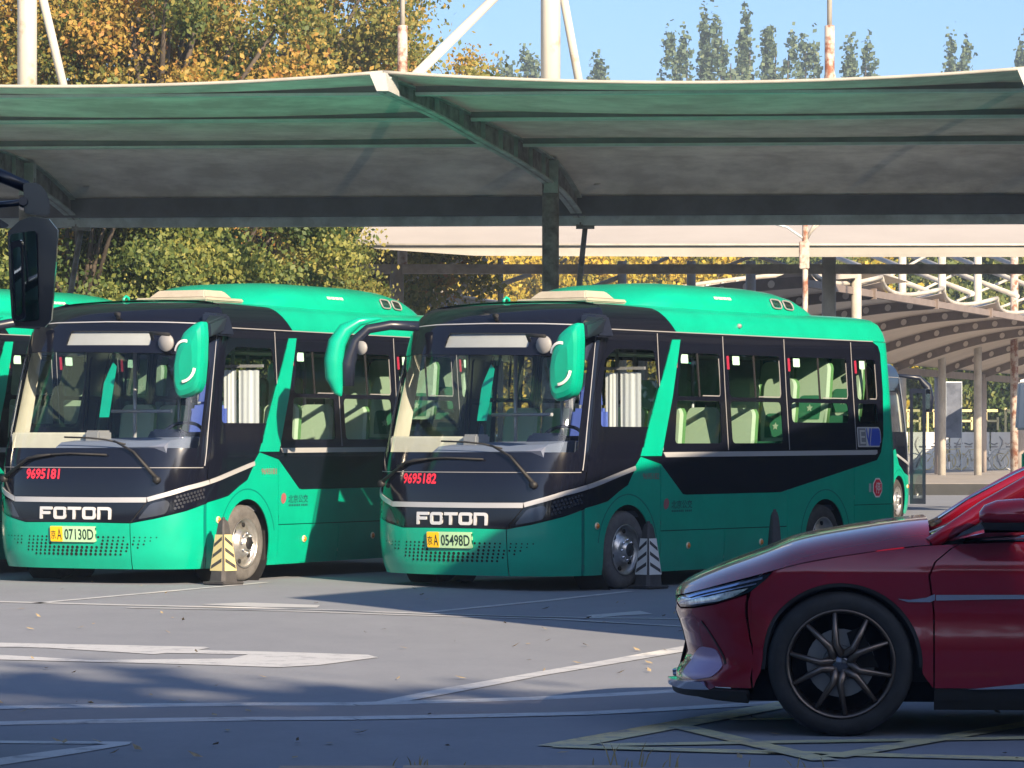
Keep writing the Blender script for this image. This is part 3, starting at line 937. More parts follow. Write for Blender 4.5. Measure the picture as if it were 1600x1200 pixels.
    m = MB(); m.box(-.66, -.45, 1.42, 2.34, 1.24, 1.50); m.build('cab_trim', 'cream', root, bevel=.015)
    m = MB(); m.box(-.74, -.50, 1.22, 1.40, 1.22, 1.52); m.build('fare_box', 'grey', root, bevel=.02)
    m = MB()
    for b, a in ((1.5, .35), (1.5, 1.2), (1.02, 1.5), (1.5, 2.6), (1.02, 3.0)): m.tube([(a, b, .76), (a, b, 2.47)], .02, 7)
    m.tube([(.30, 1.02, 1.72), (.30, 1.75, 1.72)], .02, 6)
    m.tube([(.5, 1.02, 2.36), (5.2, 1.02, 2.36)], .018, 6); m.tube([(.5, 1.5, 2.36), (5.2, 1.5, 2.36)], .018, 6)
    m.build('grab_rail', 'trim', root)
    m = MB(); m.add([BS(.10, 2.27, -.16), BS(.16, 2.22, -.16), BS(.14, 1.72, -.22), BS(.02, 1.72, -.22), BS(.02, 2.06, -.19)], [(0, 1, 2, 3, 4)]); m.build('pennant', 'green', root, fix=False)
    for b0, rows in ((.34, ((1.30, .70), (2.02, .70), (2.75, .70), (3.62, 1.02), (4.36, 1.22), (5.1, 1.3))), (.80, ((1.30, .70), (2.02, .70), (2.75, .70), (3.62, 1.02), (4.36, 1.22), (5.1, 1.3))),
                     (1.66, ((2.02, .70), (2.75, .70), (3.62, 1.02), (4.36, 1.22), (5.1, 1.3))), (2.12, ((1.3, .70), (2.02, .70), (2.75, .70), (3.62, 1.02), (4.36, 1.22), (5.1, 1.3)))):
        for a, z in rows:
            link_mesh('passenger_seat', SEAT, root, (a, b0, z + .30))

    # ---- writing and emblems that all the buses share
    link_mesh('operator_lettering', text_mesh('北京公交', 'print_grey', .40, .085, lambda X, Y: BS(pa(.915) + X, .775 + Y, .003), bold=.015), root)
    tm = MB()
    for i in range(11):
        x0 = pa(.92) + i * .034 + (.02 if i > 6 else 0)
        tm.add([BS(x0, .742, .003), BS(x0 + .024, .742, .003), BS(x0 + .024, .762, .003), BS(x0, .762, .003)], [(0, 1, 2, 3)])
    tm.build('operator_subtitle', 'print_grey', root, fix=False)
    P('operator_emblem', rpoly([(pa(.765), .80), (pa(.80), .765), (pa(.86), .79), (pa(.875), .85), (pa(.84), .885), (pa(.78), .87)], .03), 'print_logo', .003, depth=.001)
    ev = P('electric_badge', rpoly([(pa(4.80), 1.385), (pa(5.29), 1.385), (pa(5.30), 1.42), (pa(5.335), 1.44), (pa(5.335), 1.57), (pa(5.30), 1.605), (pa(4.80), 1.605)], .02), 'badge_white', .005, depth=.002)
    P('badge_field', rpoly([(pa(4.815), 1.40), (pa(4.985), 1.40), (pa(4.985), 1.59), (pa(4.815), 1.59)], .01), 'interior', .008, depth=.001, parent=ev)
    P('badge_field', rpoly([(pa(5.075), 1.40), (pa(5.285), 1.40), (pa(5.32), 1.45), (pa(5.32), 1.565), (pa(5.285), 1.59), (pa(5.135), 1.59)], .01), 'badge_blue', .008, depth=.001, parent=ev)
    P('badge_field', [(pa(5.005), 1.50), (pa(5.045), 1.40), (pa(5.06), 1.40), (pa(5.115), 1.59), (pa(5.08), 1.59), (pa(5.045), 1.47), (pa(5.02), 1.59), (pa(5.0), 1.59)], 'badge_blue', .008, depth=.001, parent=ev)
    link_mesh('badge_letter', text_mesh('E', 'badge_white', .12, .15, lambda X, Y: BS(pa(4.845) + X, 1.42 + Y, .011)), ev)
    oc = [(pa(5.235) + .115 * math.cos(math.radians(22.5 + 45 * i)), .937 + .115 * math.sin(math.radians(22.5 + 45 * i))) for i in range(8)]
    st = P('stop_sticker', oc, 'white', .003, depth=.001)
    oc = [(pa(5.235) + .098 * math.cos(math.radians(22.5 + 45 * i)), .937 + .098 * math.sin(math.radians(22.5 + 45 * i))) for i in range(8)]
    P('sticker_field', oc, 'red', .006, depth=.001, parent=st)
    link_mesh('sticker_character', text_mesh('停', 'white', .115, .125, lambda X, Y: BS(pa(5.178) + X, .875 + Y, .009)), st)
    P('small_sticker', rrect(pa(5.04), .89, pa(5.09), .985, .004), 'sign_grey', .003, depth=.001)
    return root

def bus_markings(root, number, plate, both=True):
    """fleet number and licence plate: they differ from bus to bus"""
    link_mesh('fleet_number', text_mesh(number, 'red_print', .435, .105, lambda X, Y: BS(-.640 + X, 1.035 + Y, .004), bold=.03), root)
    link_mesh('side_number', text_mesh(number, 'print_logo', .30, .06, lambda X, Y: BS(pa(.38) + X, 1.075 + Y, .003)), root)
    pl = link_mesh('number_plate', patch_mesh('number_plate', rrect(-.283, .418, .248, .572, .012), [], BS, 'plate_green', .022, .02, .1), root)
    link_mesh('plate_field', patch_mesh('plate_field', rrect(-.280, .421, -.130, .569, .012), [], BS, 'plate_yellow', .0245, .002, .1), pl)
    link_mesh('plate_character', text_mesh(plate[0], 'ink', .060, .085, lambda X, Y: BS(-.270 + X, .447 + Y, .027)), pl)
    link_mesh('plate_character', text_mesh(plate[1], 'ink', .055, .105, lambda X, Y: BS(-.195 + X, .441 + Y, .027)), pl)
    link_mesh('plate_character', text_mesh(plate[2:], 'ink', .335, .105, lambda X, Y: BS(-.105 + X, .441 + Y, .025), bold=.012), pl)

def place_bus(o, P0, theta, z):
    o.location = (P0[0], P0[1], z)
    o.rotation_euler = (0, 0, math.pi / 2 - math.radians(theta))

UNIQUE = ('fleet_number', 'side_number', 'number_plate')
# ------------------------------------------------------------------ ground and markings
def asphalt(name, base, dark, tintscale=0.25):
    m = bpy.data.materials.new(name); m.use_nodes = True
    n = m.node_tree.nodes; l = m.node_tree.links; b = n['Principled BSDF']
    b.inputs['Roughness'].default_value = 0.88
    b.inputs['Specular IOR Level'].default_value = 0.25
    tc = n.new('ShaderNodeTexCoord')
    t1 = n.new('ShaderNodeTexNoise'); t1.inputs['Scale'].default_value = tintscale; t1.inputs['Detail'].default_value = 4
    t2 = n.new('ShaderNodeTexNoise'); t2.inputs['Scale'].default_value = 26; t2.inputs['Detail'].default_value = 8; t2.inputs['Roughness'].default_value = .75
    t3 = n.new('ShaderNodeTexNoise'); t3.inputs['Scale'].default_value = 2.2; t3.inputs['Detail'].default_value = 6; t3.inputs['Roughness'].default_value = .7
    mp = n.new('ShaderNodeMapping'); mp.inputs['Scale'].default_value = (1, .5, 1)
    l.new(tc.outputs['Object'], mp.inputs['Vector'])
    for t in (t1, t3): l.new(mp.outputs[0], t.inputs['Vector'])
    l.new(tc.outputs['Object'], t2.inputs['Vector'])
    r = n.new('ShaderNodeValToRGB'); r.color_ramp.elements[0].position = .3; r.color_ramp.elements[1].position = .7
    r.color_ramp.elements[0].color = (*dark, 1); r.color_ramp.elements[1].color = (*base, 1)
    ad = n.new('ShaderNodeMath'); ad.operation = 'MULTIPLY_ADD'; ad.inputs[1].default_value = .35
    l.new(t3.outputs['Fac'], ad.inputs[0])
    ml = n.new('ShaderNodeMath'); ml.operation = 'MULTIPLY_ADD'; ml.inputs[1].default_value = .35; ml.inputs[2].default_value = .0
    l.new(t1.outputs['Fac'], ml.inputs[0]); l.new(ml.outputs[0], ad.inputs[2])
    a2 = n.new('ShaderNodeMath'); a2.operation = 'MULTIPLY_ADD'; a2.inputs[1].default_value = .35
    l.new(t2.outputs['Fac'], a2.inputs[0]); l.new(ad.outputs[0], a2.inputs[2])
    l.new(a2.outputs[0], r.inputs['Fac']); l.new(r.outputs['Color'], b.inputs['Base Color'])
    bp = n.new('ShaderNodeBump'); bp.inputs['Strength'].default_value = .25; bp.inputs['Distance'].default_value = .01
    l.new(t2.outputs['Fac'], bp.inputs['Height']); l.new(bp.outputs['Normal'], b.inputs['Normal'])
    MATS[name] = m
asphalt('asphalt', (.250, .270, .318), (.178, .194, .232))
asphalt('lane', (.29, .275, .295), (.22, .21, .225), .8)

def paint(name, col, wear=.52, under=(.215, .232, .275)):
    m = bpy.data.materials.new(name); m.use_nodes = True
    n = m.node_tree.nodes; l = m.node_tree.links; b = n['Principled BSDF']
    b.inputs['Roughness'].default_value = .7
    tc = n.new('ShaderNodeTexCoord')
    t = n.new('ShaderNodeTexNoise'); t.inputs['Scale'].default_value = 5; t.inputs['Detail'].default_value = 9; t.inputs['Roughness'].default_value = .78
    l.new(tc.outputs['Object'], t.inputs['Vector'])
    r = n.new('ShaderNodeValToRGB'); e = r.color_ramp.elements
    e[0].position = wear - .16; e[0].color = (*under, 1); e[1].position = wear; e[1].color = (*col, 1)
    l.new(t.outputs['Fac'], r.inputs['Fac']); l.new(r.outputs['Color'], b.inputs['Base Color'])
    MATS[name] = m
paint('paint_white', (.48, .50, .54), .49)
paint('paint_white_worn', (.45, .465, .50), .44)
paint('paint_yellow', (.56, .51, .30), .52)

xs = [-340, -200, -60, -20, -10, -6, -4, -3] + [-2.6 + .2 * i for i in range(20)] + [1.6, 2, 3, 5, 10, 20, 60, 200, 340]
ys = [-80, -20, 0, 10, 16, 20, 25, 30, 35, 40, 60, 90, 140, 250, 450, 690]
g = MB()
g.add([(x, y, gz(x)) for y in ys for x in xs], [(j * len(xs) + i, j * len(xs) + i + 1, (j + 1) * len(xs) + i + 1, (j + 1) * len(xs) + i) for j in range(len(ys) - 1) for i in range(len(xs) - 1)], 0, True)
ground = g.build('ground', 'asphalt', None)
tag(ground, 'grey asphalt of the bus parking lot', kind='structure')

def ground_poly(name, pts, matname, lift=.004, px=True, step=.12):
    """flat paint on the lot; pts in photo pixels are dropped onto the ground"""
    P = [ground_at(*p) if px else Vector((p[0], p[1], 0)) for p in pts]
    loop = resample([(p.x, p.y) for p in P], 1.2)
    def fn(x, y, off): return (x, y, gz(x) + lift)
    me = patch_mesh(name, loop, [], fn, matname, 0, 0, .8, normal=False)
    o = link_mesh(name, me, ground)
    return o

def gline(a, b, w, matname='paint_white', lift=.004):
    A = ground_at(*a); B = ground_at(*b)
    d = Vector((B.x - A.x, B.y - A.y)).normalized(); q = Vector((-d.y, d.x)) * w / 2
    n = max(1, int((B - A).length / 2.5))
    return ground_poly('road_marking', [(A.x + q.x, A.y + q.y), (B.x + q.x, B.y + q.y), (B.x - q.x, B.y - q.y), (A.x - q.x, A.y - q.y)], matname, lift, px=False)

ground_poly('road_marking', [(-40, 1110), (200, 1108), (550, 1102), (840, 1094), (1250, 1072), (1700, 1050), (1700, 1072), (1250, 1100), (925, 1115), (550, 1122), (200, 1129), (-40, 1133)], 'lane', .003).name = 'cycle_lane'
# far double line in front of the bays
gline((-60, 939), (200, 946), .18, 'paint_white_worn'); gline((200, 946), (600, 957), .17, 'paint_white_worn'); gline((600, 957), (1100, 968), .15, 'paint_white_worn')
gline((200, 950), (600, 960.5), .12, 'paint_white_worn', .0045); gline((600, 960.5), (860, 967.5), .12, 'paint_white_worn', .0045); gline((860, 967.5), (1080, 980), .12, 'paint_white_worn', .0045)
# bay lines
gline((55, 943), (420, 910), .10); gline((669, 957), (985, 924), .10)
# worn arrow
ground_poly('road_marking', [(-30, 1004), (0, 1005), (320, 1011.5), (328, 1013), (305, 1017), (240, 1023), (75, 1013), (0, 1011.5), (-30, 1011)], 'paint_white')
ground_poly('road_marking', [(-30, 1023), (0, 1024), (145, 1032.5), (360, 1030), (388, 1023.5), (255, 1021), (310, 1016.5), (575, 1024), (591, 1028), (500, 1040), (435, 1043.5), (300, 1039), (0, 1031.5), (-30, 1031)], 'paint_white', .0045)
ground_poly('road_marking', [(1000, 955), (1020, 960), (975, 962), (930, 966), (915, 962)], 'paint_white_worn')
ground_poly('road_marking', [(310, 945), (385, 942), (500, 946), (495, 950), (400, 949)], 'paint_white_worn')
# long diagonal and the two near lines
ground_poly('road_marking', [(1075, 1009), (1075, 1018), (850, 1056), (690, 1087), (610, 1101), (560, 1103), (690, 1077), (850, 1049)], 'paint_white', .005)
gline((-40, 1107), (550, 1101), .22); gline((550, 1101), (840, 1092), .21); gline((840, 1092), (1300, 1066), .20)
gline((-40, 1132), (550, 1123), .22); gline((550, 1123), (925, 1115), .21); gline((925, 1115), (1300, 1094), .20)
gline((-40, 1160), (203, 1162), .14); ground_poly('road_marking', [(203, 1160), (203, 1164), (110, 1180), (-40, 1203), (-40, 1191), (90, 1173)], 'paint_white')
# yellow box
gline((868, 1168), (1240, 1099), .20, 'paint_yellow', .006); gline((868, 1167), (1700, 1190), .18, 'paint_yellow', .0065)
gline((940, 1165.5), (1700, 1153), .15, 'paint_yellow', .007); gline((1060, 1136), (1290, 1190), .14, 'paint_yellow', .0075)
gline((1140, 1126), (1240, 1125), .09, 'paint_yellow', .008); gline((1300, 1185), (1680, 1120), .14, 'paint_yellow', .0085)

# fallen leaves and grit
mat('dry_leaf', (.34, .27, .17), .8, noise=.4, nscale=20)
lv = MB(); rl = random.Random(11)
for i in range(150):
    y = 15.9 + 20 * rl.random() ** 1.3; x = (rl.random() - .5) * .31 * y
    s = .014 + .026 * rl.random(); t = rl.random() * 6.28; z = gz(x) + .008
    c, q = math.cos(t) * s, math.sin(t) * s
    lift = rl.random() * .03
    lv.add([(x - c, y - q, z), (x + q * .5, y - c * .5, z + lift * .5), (x + c, y + q, z + lift), (x - q * .5, y + c * .5, z + .004)], [(0, 1, 2, 3)])
tag(lv.build('fallen_leaves', 'dry_leaf', None, fix=False), 'dry fallen leaves scattered over the asphalt', 'leaves', kind='stuff')

# kerb of the near verge with weeds, at the foot of the picture
mat('kerbstone', (.40, .31, .24), .85, noise=.25, nscale=6, bump=.3, bscale=25)
kb = empty('verge_kerb', (0, 15.58, -.045)); tag(kb, 'tan kerb stones along the near verge', kind='structure')
for i in range(9):
    m = MB(); x = -4.5 + i * 1.0; m.box(x + .006, x + .994, -.09, .06, -.1, .065 + .01 * math.sin(i * 5)); m.build('kerb_stone', 'kerbstone', kb, bevel=.012)
mat('dry_grass', (.30, .25, .12), .8)
gr = MB(); rl = random.Random(5)
for cx, cy, n, hh in ((-.42, 15.80, 8, .06), (.52, 15.86, 10, .11), (.62, 15.80, 5, .07), (1.15, 15.85, 5, .06)):
    for i in range(n):
        x = cx + rl.gauss(0, .10); y = cy + rl.gauss(0, .05); h = hh * (.35 + .75 * rl.random()); dx = rl.gauss(0, .35) * h; dy = rl.gauss(0, .3) * h
        wd = .003
        gr.add([(x - wd, y, 0), (x + wd, y, 0), (x + dx * .4 + wd, y + dy * .4, h * .6), (x + dx * .4 - wd, y + dy * .4, h * .6)], [(0, 1, 2, 3)])
        gr.add([(x + dx * .4 - wd, y + dy * .4, h * .6), (x + dx * .4 + wd, y + dy * .4, h * .6), (x + dx, y + dy, h)], [(0, 1, 2)])
tag(gr.build('weeds', 'dry_grass', None, fix=False), 'thin dry weeds sprouting along the near kerb', 'weeds', kind='stuff')

# ------------------------------------------------------------------ the buses on the lot
bus2 = build_bus()
NOMIR = ('wing_mirror', 'front_view_mirror')
bus1 = copy_tree(bus2); bus0 = copy_tree(bus2); busr = copy_tree(bus2, None, NOMIR)
busf = copy_tree(bus2, None, NOMIR)
bus_markings(bus2, '9695182', '京A05498D')
bus_markings(bus1, '9695181', '京A07130D')
place_bus(bus2, (1.0786, 34.49), 34.3, 0.0)
place_bus(bus1, (-2.713, 35.36), 26.8, .04)
place_bus(bus0, (-5.80, 36.6), 25.5, .04)
G = 'green minibuses parked in the row'
tag(bus2, 'green and black minibus with fleet number 9695182, half in shadow', 'bus', G)
tag(bus1, 'green and black minibus with fleet number 9695181, front in full sun', 'bus', G)
tag(bus0, 'green minibus at the far left, only its roof showing past the next bus', 'bus', G)
# far bus behind the second minibus, seen from its door side, front to the right
busr.location = (4.56, 62.71, 0); busr.rotation_euler = (0, 0, math.radians(248))
tag(busr, 'distant green bus half hidden behind the rear of the shaded minibus', 'bus')
m = MB(); m.box(-.60, -.56, 2.45, 2.50, .32, 2.36); m.box(-.60, -.56, 2.68, 2.73, .32, 2.36); m.box(-.60, -.56, 2.50, 2.68, .32, .42); m.box(-.60, -.56, 2.50, 2.68, 2.28, 2.36)
od = m.build('open_door', 'navy_plastic', busr)
m = MB(); m.box(-.585, -.575, 2.50, 2.68, .42, 2.28); m.build('door_pane', 'glass_tint', od)

m = MB(); m.tube([(-.70, 2.20, 2.60), (-1.0, 2.50, 2.56), (-1.10, 2.62, 2.40), (-1.12, 2.64, 2.2), (-1.11, 2.63, 1.95)], [.03, .045, .08, .10, .08], 10); wm_ = m.build('wing_mirror', 'navy_plastic', busr)
m = MB(); m.box(-1.02, -1.0, 2.56, 2.70, 2.0, 2.36); m.build('mirror_glass', 'mirror', wm_)

# the bus at the left foreground: only its hanging mirror reaches into the picture
busf.location = (-4.98, 15.6, 0); busf.rotation_euler = (0, 0, math.radians(-90))
tag(busf, 'bus beside the camera, only its dark hanging wing mirror in view at top left', 'bus')
mat('mirror_case', (.010, .012, .022), .28, coat=.3)
mr = empty('wing_mirror'); mr.parent = busf
mr.matrix_parent_inverse = Matrix()
E2 = busf.rotation_euler.to_matrix().to_4x4(); E2.translation = busf.location
inv_ = E2.inverted()
YM = 15.2
def mp(u, v, d=0.0): return inv_ @ at(u, v, YM + d)
m = MB()                                        # hanging case, narrower at the foot, with its outer flank
fr = [(14, 358), (56, 352), (62, 505), (20, 505)]
c_ = [(12, 362), (30, 345), (50, 338), (76, 342), (90, 360), (88, 400), (80, 500), (70, 511), (24, 510), (18, 495), (14, 430)]
k = len(c_)
v = [mp(*q, 0) for q in c_] + [mp(u + 2, w_, .10) for u, w_ in c_] + [mp(49 + (u - 49) * .7, 430 + (w_ - 430) * .85, .18) for u, w_ in c_]
m.add(v, [tuple(range(k))[::-1]])
for r in range(2): m.add(v, [(r * k + i, r * k + (i + 1) % k, (r + 1) * k + (i + 1) % k, (r + 1) * k + i) for i in range(k)], 0, True)
m.add(v, [tuple(range(2 * k, 3 * k))])
case = m.build('mirror_case', 'mirror_case', mr)
m = MB(); q = rpoly([(15, 366), (56, 360), (61, 500), (22, 503)], 6); m.add([mp(u, w_, -.034 + .022 * (w_ - 360) / 140) for u, w_ in q], [tuple(range(len(q)))]); m.build('mirror_glass', 'mirror', mr, fix=False)
m = MB(); q = rpoly([(16, 378), (34, 374), (38, 498), (24, 502)], 6)
m.prism(q, lambda u, w_: mp(u, w_, -.02), lambda u, w_: mp(u, w_, -.060 + .022 * (w_ - 374) / 126)); m.build('wide_angle_mirror', 'mirror_case', mr)
m = MB(); q = rpoly([(20, 388), (32, 385), (35, 490), (26, 495)], 5); m.add([mp(u, w_, -.066 + .024 * (w_ - 374) / 126) for u, w_ in q], [tuple(range(len(q)))]); m.build('wide_angle_glass', 'mirror', mr, fix=False)
m = MB()
hd = [(36, 285), (60, 286), (72, 298), (78, 316), (78, 338), (38, 334)]
m.prism(rpoly(hd, 6), lambda u, w_: mp(u, w_, -.03), lambda u, w_: mp(u, w_, .12)); m.build('mirror_bracket', 'mirror_case', mr, bevel=.004)
m = MB(); m.tube([mp(-60, 262, .1), mp(0, 274, .05), (mp(42, 292, .03))], [.035, .03, .026], 9); m.tube([mp(-60, 326, .08), mp(0, 320, .03), mp(40, 316, .0)], .014, 8)
m.tube([mp(36, 314, -.05), mp(36, 322, .05)], .02, 8); m.build('mirror_arm', 'mirror_case', mr)
m = MB(); q = rpoly([(-40, 334), (0, 342), (15, 352), (8, 357), (-40, 358)], 4); m.prism(q, lambda u, w_: mp(u, w_, 0), lambda u, w_: mp(u, w_, .05)); m.build('front_view_mirror', 'mirror_case', mr)
# ------------------------------------------------------------------ the red saloon in the foreground
# local frame: x rearwards from the front axle, y from the near flank to the far one, z up
mat('car_red', (.24, .005, .020), .20, metal=.15, coat=.8)
mat('car_gap', (.02, .002, .004), .6)
mat('car_glass', (.012, .014, .018), .03, coat=.5)
mat('car_trim', (.78, .80, .84), .12, metal=1.0)
mat('bronze', (.17, .135, .115), .32, metal=.9)
mat('disc', (.22, .22, .23), .4, metal=.8)
mat('lamp_dark', (.015, .018, .03), .05, coat=.8)
mat('lamp_bright', (.70, .74, .80), .14, metal=.5, noise=.5, nscale=30)
mat('lamp_blue', (.35, .45, .70), .10, metal=.7)
CW = 1.90; CHW = .95
def _cplan():
    P1 = [(-.84, CHW), (-.845, .50), (-.80, .10), (-.34, .03)]
    pts = []
    for i in range(41):
        t = i / 40; q = 1 - t
        pts.append(tuple(q ** 3 * P1[0][k] + 3 * q * q * t * P1[1][k] + 3 * q * t * t * P1[2][k] + t ** 3 * P1[3][k] for k in (0, 1)))
    for x, y in ((-.1, .012), (.4, .0), (1.2, 0), (2.2, .0), (2.9, .01), (3.3, .03), (3.6, .08), (3.85, .18), (4.0, .34), (4.08, .6), (4.1, CHW)): pts.append((x, y))
    L = [0]
    for i in range(1, len(pts)): L.append(L[-1] + math.dist(pts[i], pts[i - 1]))
    return pts, L
CPL, CLL = _cplan()
CPH = CLL[-1]
def cp(x):
    """arc position of flank abscissa x"""
    for i in range(len(CPL) - 2, 4, -1):
        if CPL[i][0] <= x <= CPL[i + 1][0]: return CLL[i] + (CLL[i + 1] - CLL[i]) * (x - CPL[i][0]) / (CPL[i + 1][0] - CPL[i][0])
    k = min(range(len(CPL)), key=lambda q: CPL[q][0])
    return CLL[k]
C_BULGE = [(.12, .07), (.22, .03), (.42, .012), (.62, .025), (.74, .006), (.82, .0), (.90, .022), (.97, .07), (1.05, .13)]
C_NOSE = [(.12, .10), (.20, .0), (.27, -.01), (.38, .045), (.52, .02), (.60, -.01), (.66, -.012), (.72, .02), (.80, .10), (.90, .28), (1.05, .5)]
C_SHOULDER = [(-.86, .66), (-.78, .69), (-.70, .72), (-.6, .757), (-.45, .80), (-.32, .832), (0, .893), (.46, .95), (1.2, .975), (2.4, .99), (3.2, .99), (3.8, .97), (4.1, .94)]
def CS(p, h, off=0.0):
    s = min(abs(p), CPH)
    i = min(max(bisect.bisect_right(CLL, s) - 1, 0), len(CPL) - 2)
    t = (s - CLL[i]) / (CLL[i + 1] - CLL[i])
    a = CPL[i][0] + (CPL[i + 1][0] - CPL[i][0]) * t; b = CPL[i][1] + (CPL[i + 1][1] - CPL[i][1]) * t
    if p < 0: b = CW - b
    wn = min(max((-.15 - a) / .62, 0), 1); wn = wn * wn * (3 - 2 * wn)
    bu = cub(h, C_BULGE)
    a2 = a + cub(h, C_NOSE) * wn
    b2 = CHW + (b - CHW) * (1 - bu / CHW)
    return Vector((a2, b2, h))
def cx_of(p):
    i = min(max(bisect.bisect_right(CLL, p) - 1, 0), len(CPL) - 2)
    return CPL[i][0] + (CPL[i + 1][0] - CPL[i][0]) * (p - CLL[i]) / (CLL[i + 1] - CLL[i])
def ctop(p): return cub(cx_of(min(p, CPH)), C_SHOULDER)
def build_car():
    root = empty('saloon_car')
    def P(name, poly, mats, off=0.0, depth=.012, holes=(), parent=root, g=.06):
        return link_mesh(name, patch_mesh(name, poly, list(holes), CS, mats, off, depth, g), parent)
    def mir(q): return [(-x, y) for x, y in q][::-1]
    RA = .405; WZc = .362; WB = 2.92
    def archc(c): return [(cp(c + RA * math.cos(math.radians(t))), WZc - .003 + RA * math.sin(math.radians(t))) for t in range(186, -7, -8)]
    for s in (1, -1):
        M = (lambda q: q) if s > 0 else mir
        top = lambda x: (cp(x), cub(x, C_SHOULDER))
        # front wing, two doors, rear wing
        wing = [(cp(-.43), .235), *archc(0), (cp(.455), .245), (cp(.455), .62), (cp(.43), .80), (cp(.46), .87), (cp(.54), .935), top(.58), top(.4), top(.2), top(0), top(-.2), top(-.37), (cp(-.39), .785), (cp(-.452), .72), (cp(-.46), .5)]
        P('front_wing', M(wing), 'car_red')
        P('door', M([(cp(.463), .245), (cp(1.48), .245), (cp(1.52), .6), (cp(1.50), .93), top(1.5), top(1.2), top(.9), top(.59), (cp(.55), .935), (cp(.47), .87), (cp(.44), .80), (cp(.463), .62)]), 'car_red')
        P('door', M([(cp(1.49), .245), (cp(2.40), .245), (cp(2.55), .45), (cp(2.70), .80), (cp(2.70), .93), top(2.7), top(2.3), top(1.51), (cp(1.51), .93), (cp(1.53), .6)]), 'car_red')
        P('rear_wing', M([(cp(2.41), .245), *archc(WB)[2:-1], (cp(3.4), .25), (CPH, .25), (CPH, .93), (cp(3.9), .955), top(3.3), top(2.71), (cp(2.71), .8), (cp(2.56), .45)]), 'car_red')
        P('sill', M([(cp(.46), .13), (cp(2.44), .13), (cp(2.44), .24), (cp(.46), .24)]), 'black_matt', -.01)
        P('sill_trim', M(rpoly([(cp(.62), .240), (cp(.9), .272), (cp(2.3), .282), (cp(2.3), .258), (cp(.9), .246)][::-1], .004)), 'car_trim', .008, depth=.008)
        P('wing_vent', M(rpoly([(cp(.28), .688), (cp(.33), .672), (cp(.44), .672), (cp(.463), .682), (cp(.463), .712), (cp(.42), .694), (cp(.34), .683)][::-1], .004)), 'car_trim', .006, depth=.008)
        P('door_strip', M(rpoly([(cp(.468), .68), (cp(.8), .688), (cp(1.3), .694), (cp(1.35), .684), (cp(1.3), .712), (cp(.468), .708)], .004)), 'car_trim', .006, depth=.008)
        # front corner with the headlight
        nose = [(0, .235), (cp(-.44) - .0, .235), (cp(-.47), .5), (cp(-.47), .70), (cp(-.54), .672), (cp(-.62), .645), (.70, .622), (.50, .612), (.38, .63), (.34, ctop(.34) - .006), (0, ctop(0) - .006)]
        fb = P('front_bumper', M(nose), 'car_red', 0)
        lt = lambda p: (p, ctop(p) - .006)
        lamp = rpoly([(.37, .65), (.50, .622), (.70, .632), (cp(-.62), .655), (cp(-.54), .682), (cp(-.46), .715), (cp(-.40), .775), lt(cp(-.38)), lt(cp(-.5)), lt(cp(-.62)), lt(.62), lt(.45)], .006)
        hl = P('headlight', M(lamp), 'lamp_dark', .0)
        P('lamp_line', M(band_poly([(.46, ctop(.46) - .022), (.64, ctop(.64) - .022), (cp(-.62), ctop(cp(-.62)) - .022), (cp(-.55), ctop(cp(-.55)) - .022), (cp(-.42), ctop(cp(-.42)) - .022)], .012)), 'lamp_blue', .004, depth=.003, parent=hl)
        P('lamp_line', M(band_poly([(.48, ctop(.48) - .042), (.66, ctop(.66) - .040), (cp(-.62), ctop(cp(-.62)) - .042), (cp(-.55), ctop(cp(-.55)) - .044), (cp(-.44), ctop(cp(-.44)) - .046)], .007)), 'lamp_blue', .004, depth=.003, parent=hl)
        P('lamp_bowl', M(rpoly([(.45, .636), (.68, .640), (cp(-.60), .664), (cp(-.53), .690), (cp(-.47), .735), (cp(-.56), .715), (cp(-.66), .683), (.50, .660)], .01)), 'lamp_bright', .003, depth=.002, parent=hl)
        ic = rpoly([(cp(-.79), .29), (cp(-.72), .262), (cp(-.63), .285), (cp(-.605), .33), (cp(-.66), .425), (cp(-.74), .43), (cp(-.785), .38)], .03)
        P('intake_panel', M(ic), 'car_trim' if False else 'intake', .006, depth=.01)
        P('bumper_crease', M(band_poly([(cp(-.70), .56), (cp(-.655), .46), (cp(-.60), .35)], .012)), 'car_gap', .004, depth=.003)
        P('splitter', M([(0, .195), (.75, .195), (cp(-.46), .175), (cp(-.46), .225), (.75, .228), (0, .228)]), 'black_matt', .03, depth=.05)
        P('splitter_trim', M(rpoly([(.30, .226), (cp(-.74), .224), (cp(-.62), .230), (cp(-.66), .262), (cp(-.74), .258), (.30, .256)], .006)), 'car_trim', .045, depth=.05)
        P('grille', M([(0, .32), (.22, .32), (.30, .44), (.24, .60), (0, .61)]), 'hole', .002, depth=.002)
        P('arch_liner', M([(cp(-.47), .20), *[(cp(0 + (RA + .05) * math.cos(math.radians(t))), WZc - .003 + (RA + .05) * math.sin(math.radians(t))) for t in range(180, -1, -10)], (cp(.47), .20)]), 'black_matt', -.20, depth=0)
        P('arch_liner', M([(cp(WB - .47), .20), *[(cp(WB + (RA + .05) * math.cos(math.radians(t))), WZc - .003 + (RA + .05) * math.sin(math.radians(t))) for t in range(180, -1, -10)], (cp(WB + .47), .20)]), 'black_matt', -.20, depth=0)
        for c in (0, WB):
            lip = [(cp(c + (RA - .004) * math.cos(math.radians(t))), WZc - .003 + (RA - .004) * math.sin(math.radians(t))) for t in range(184, -5, -6)]
            P('arch_trim', M(band_poly(lip, .03)), 'black_matt', -.004, depth=.05)
    # bonnet: rows from one shoulder to the other, crowned, collapsing at the nose
    m = MB(); ny = 22; v = []; rows = 0
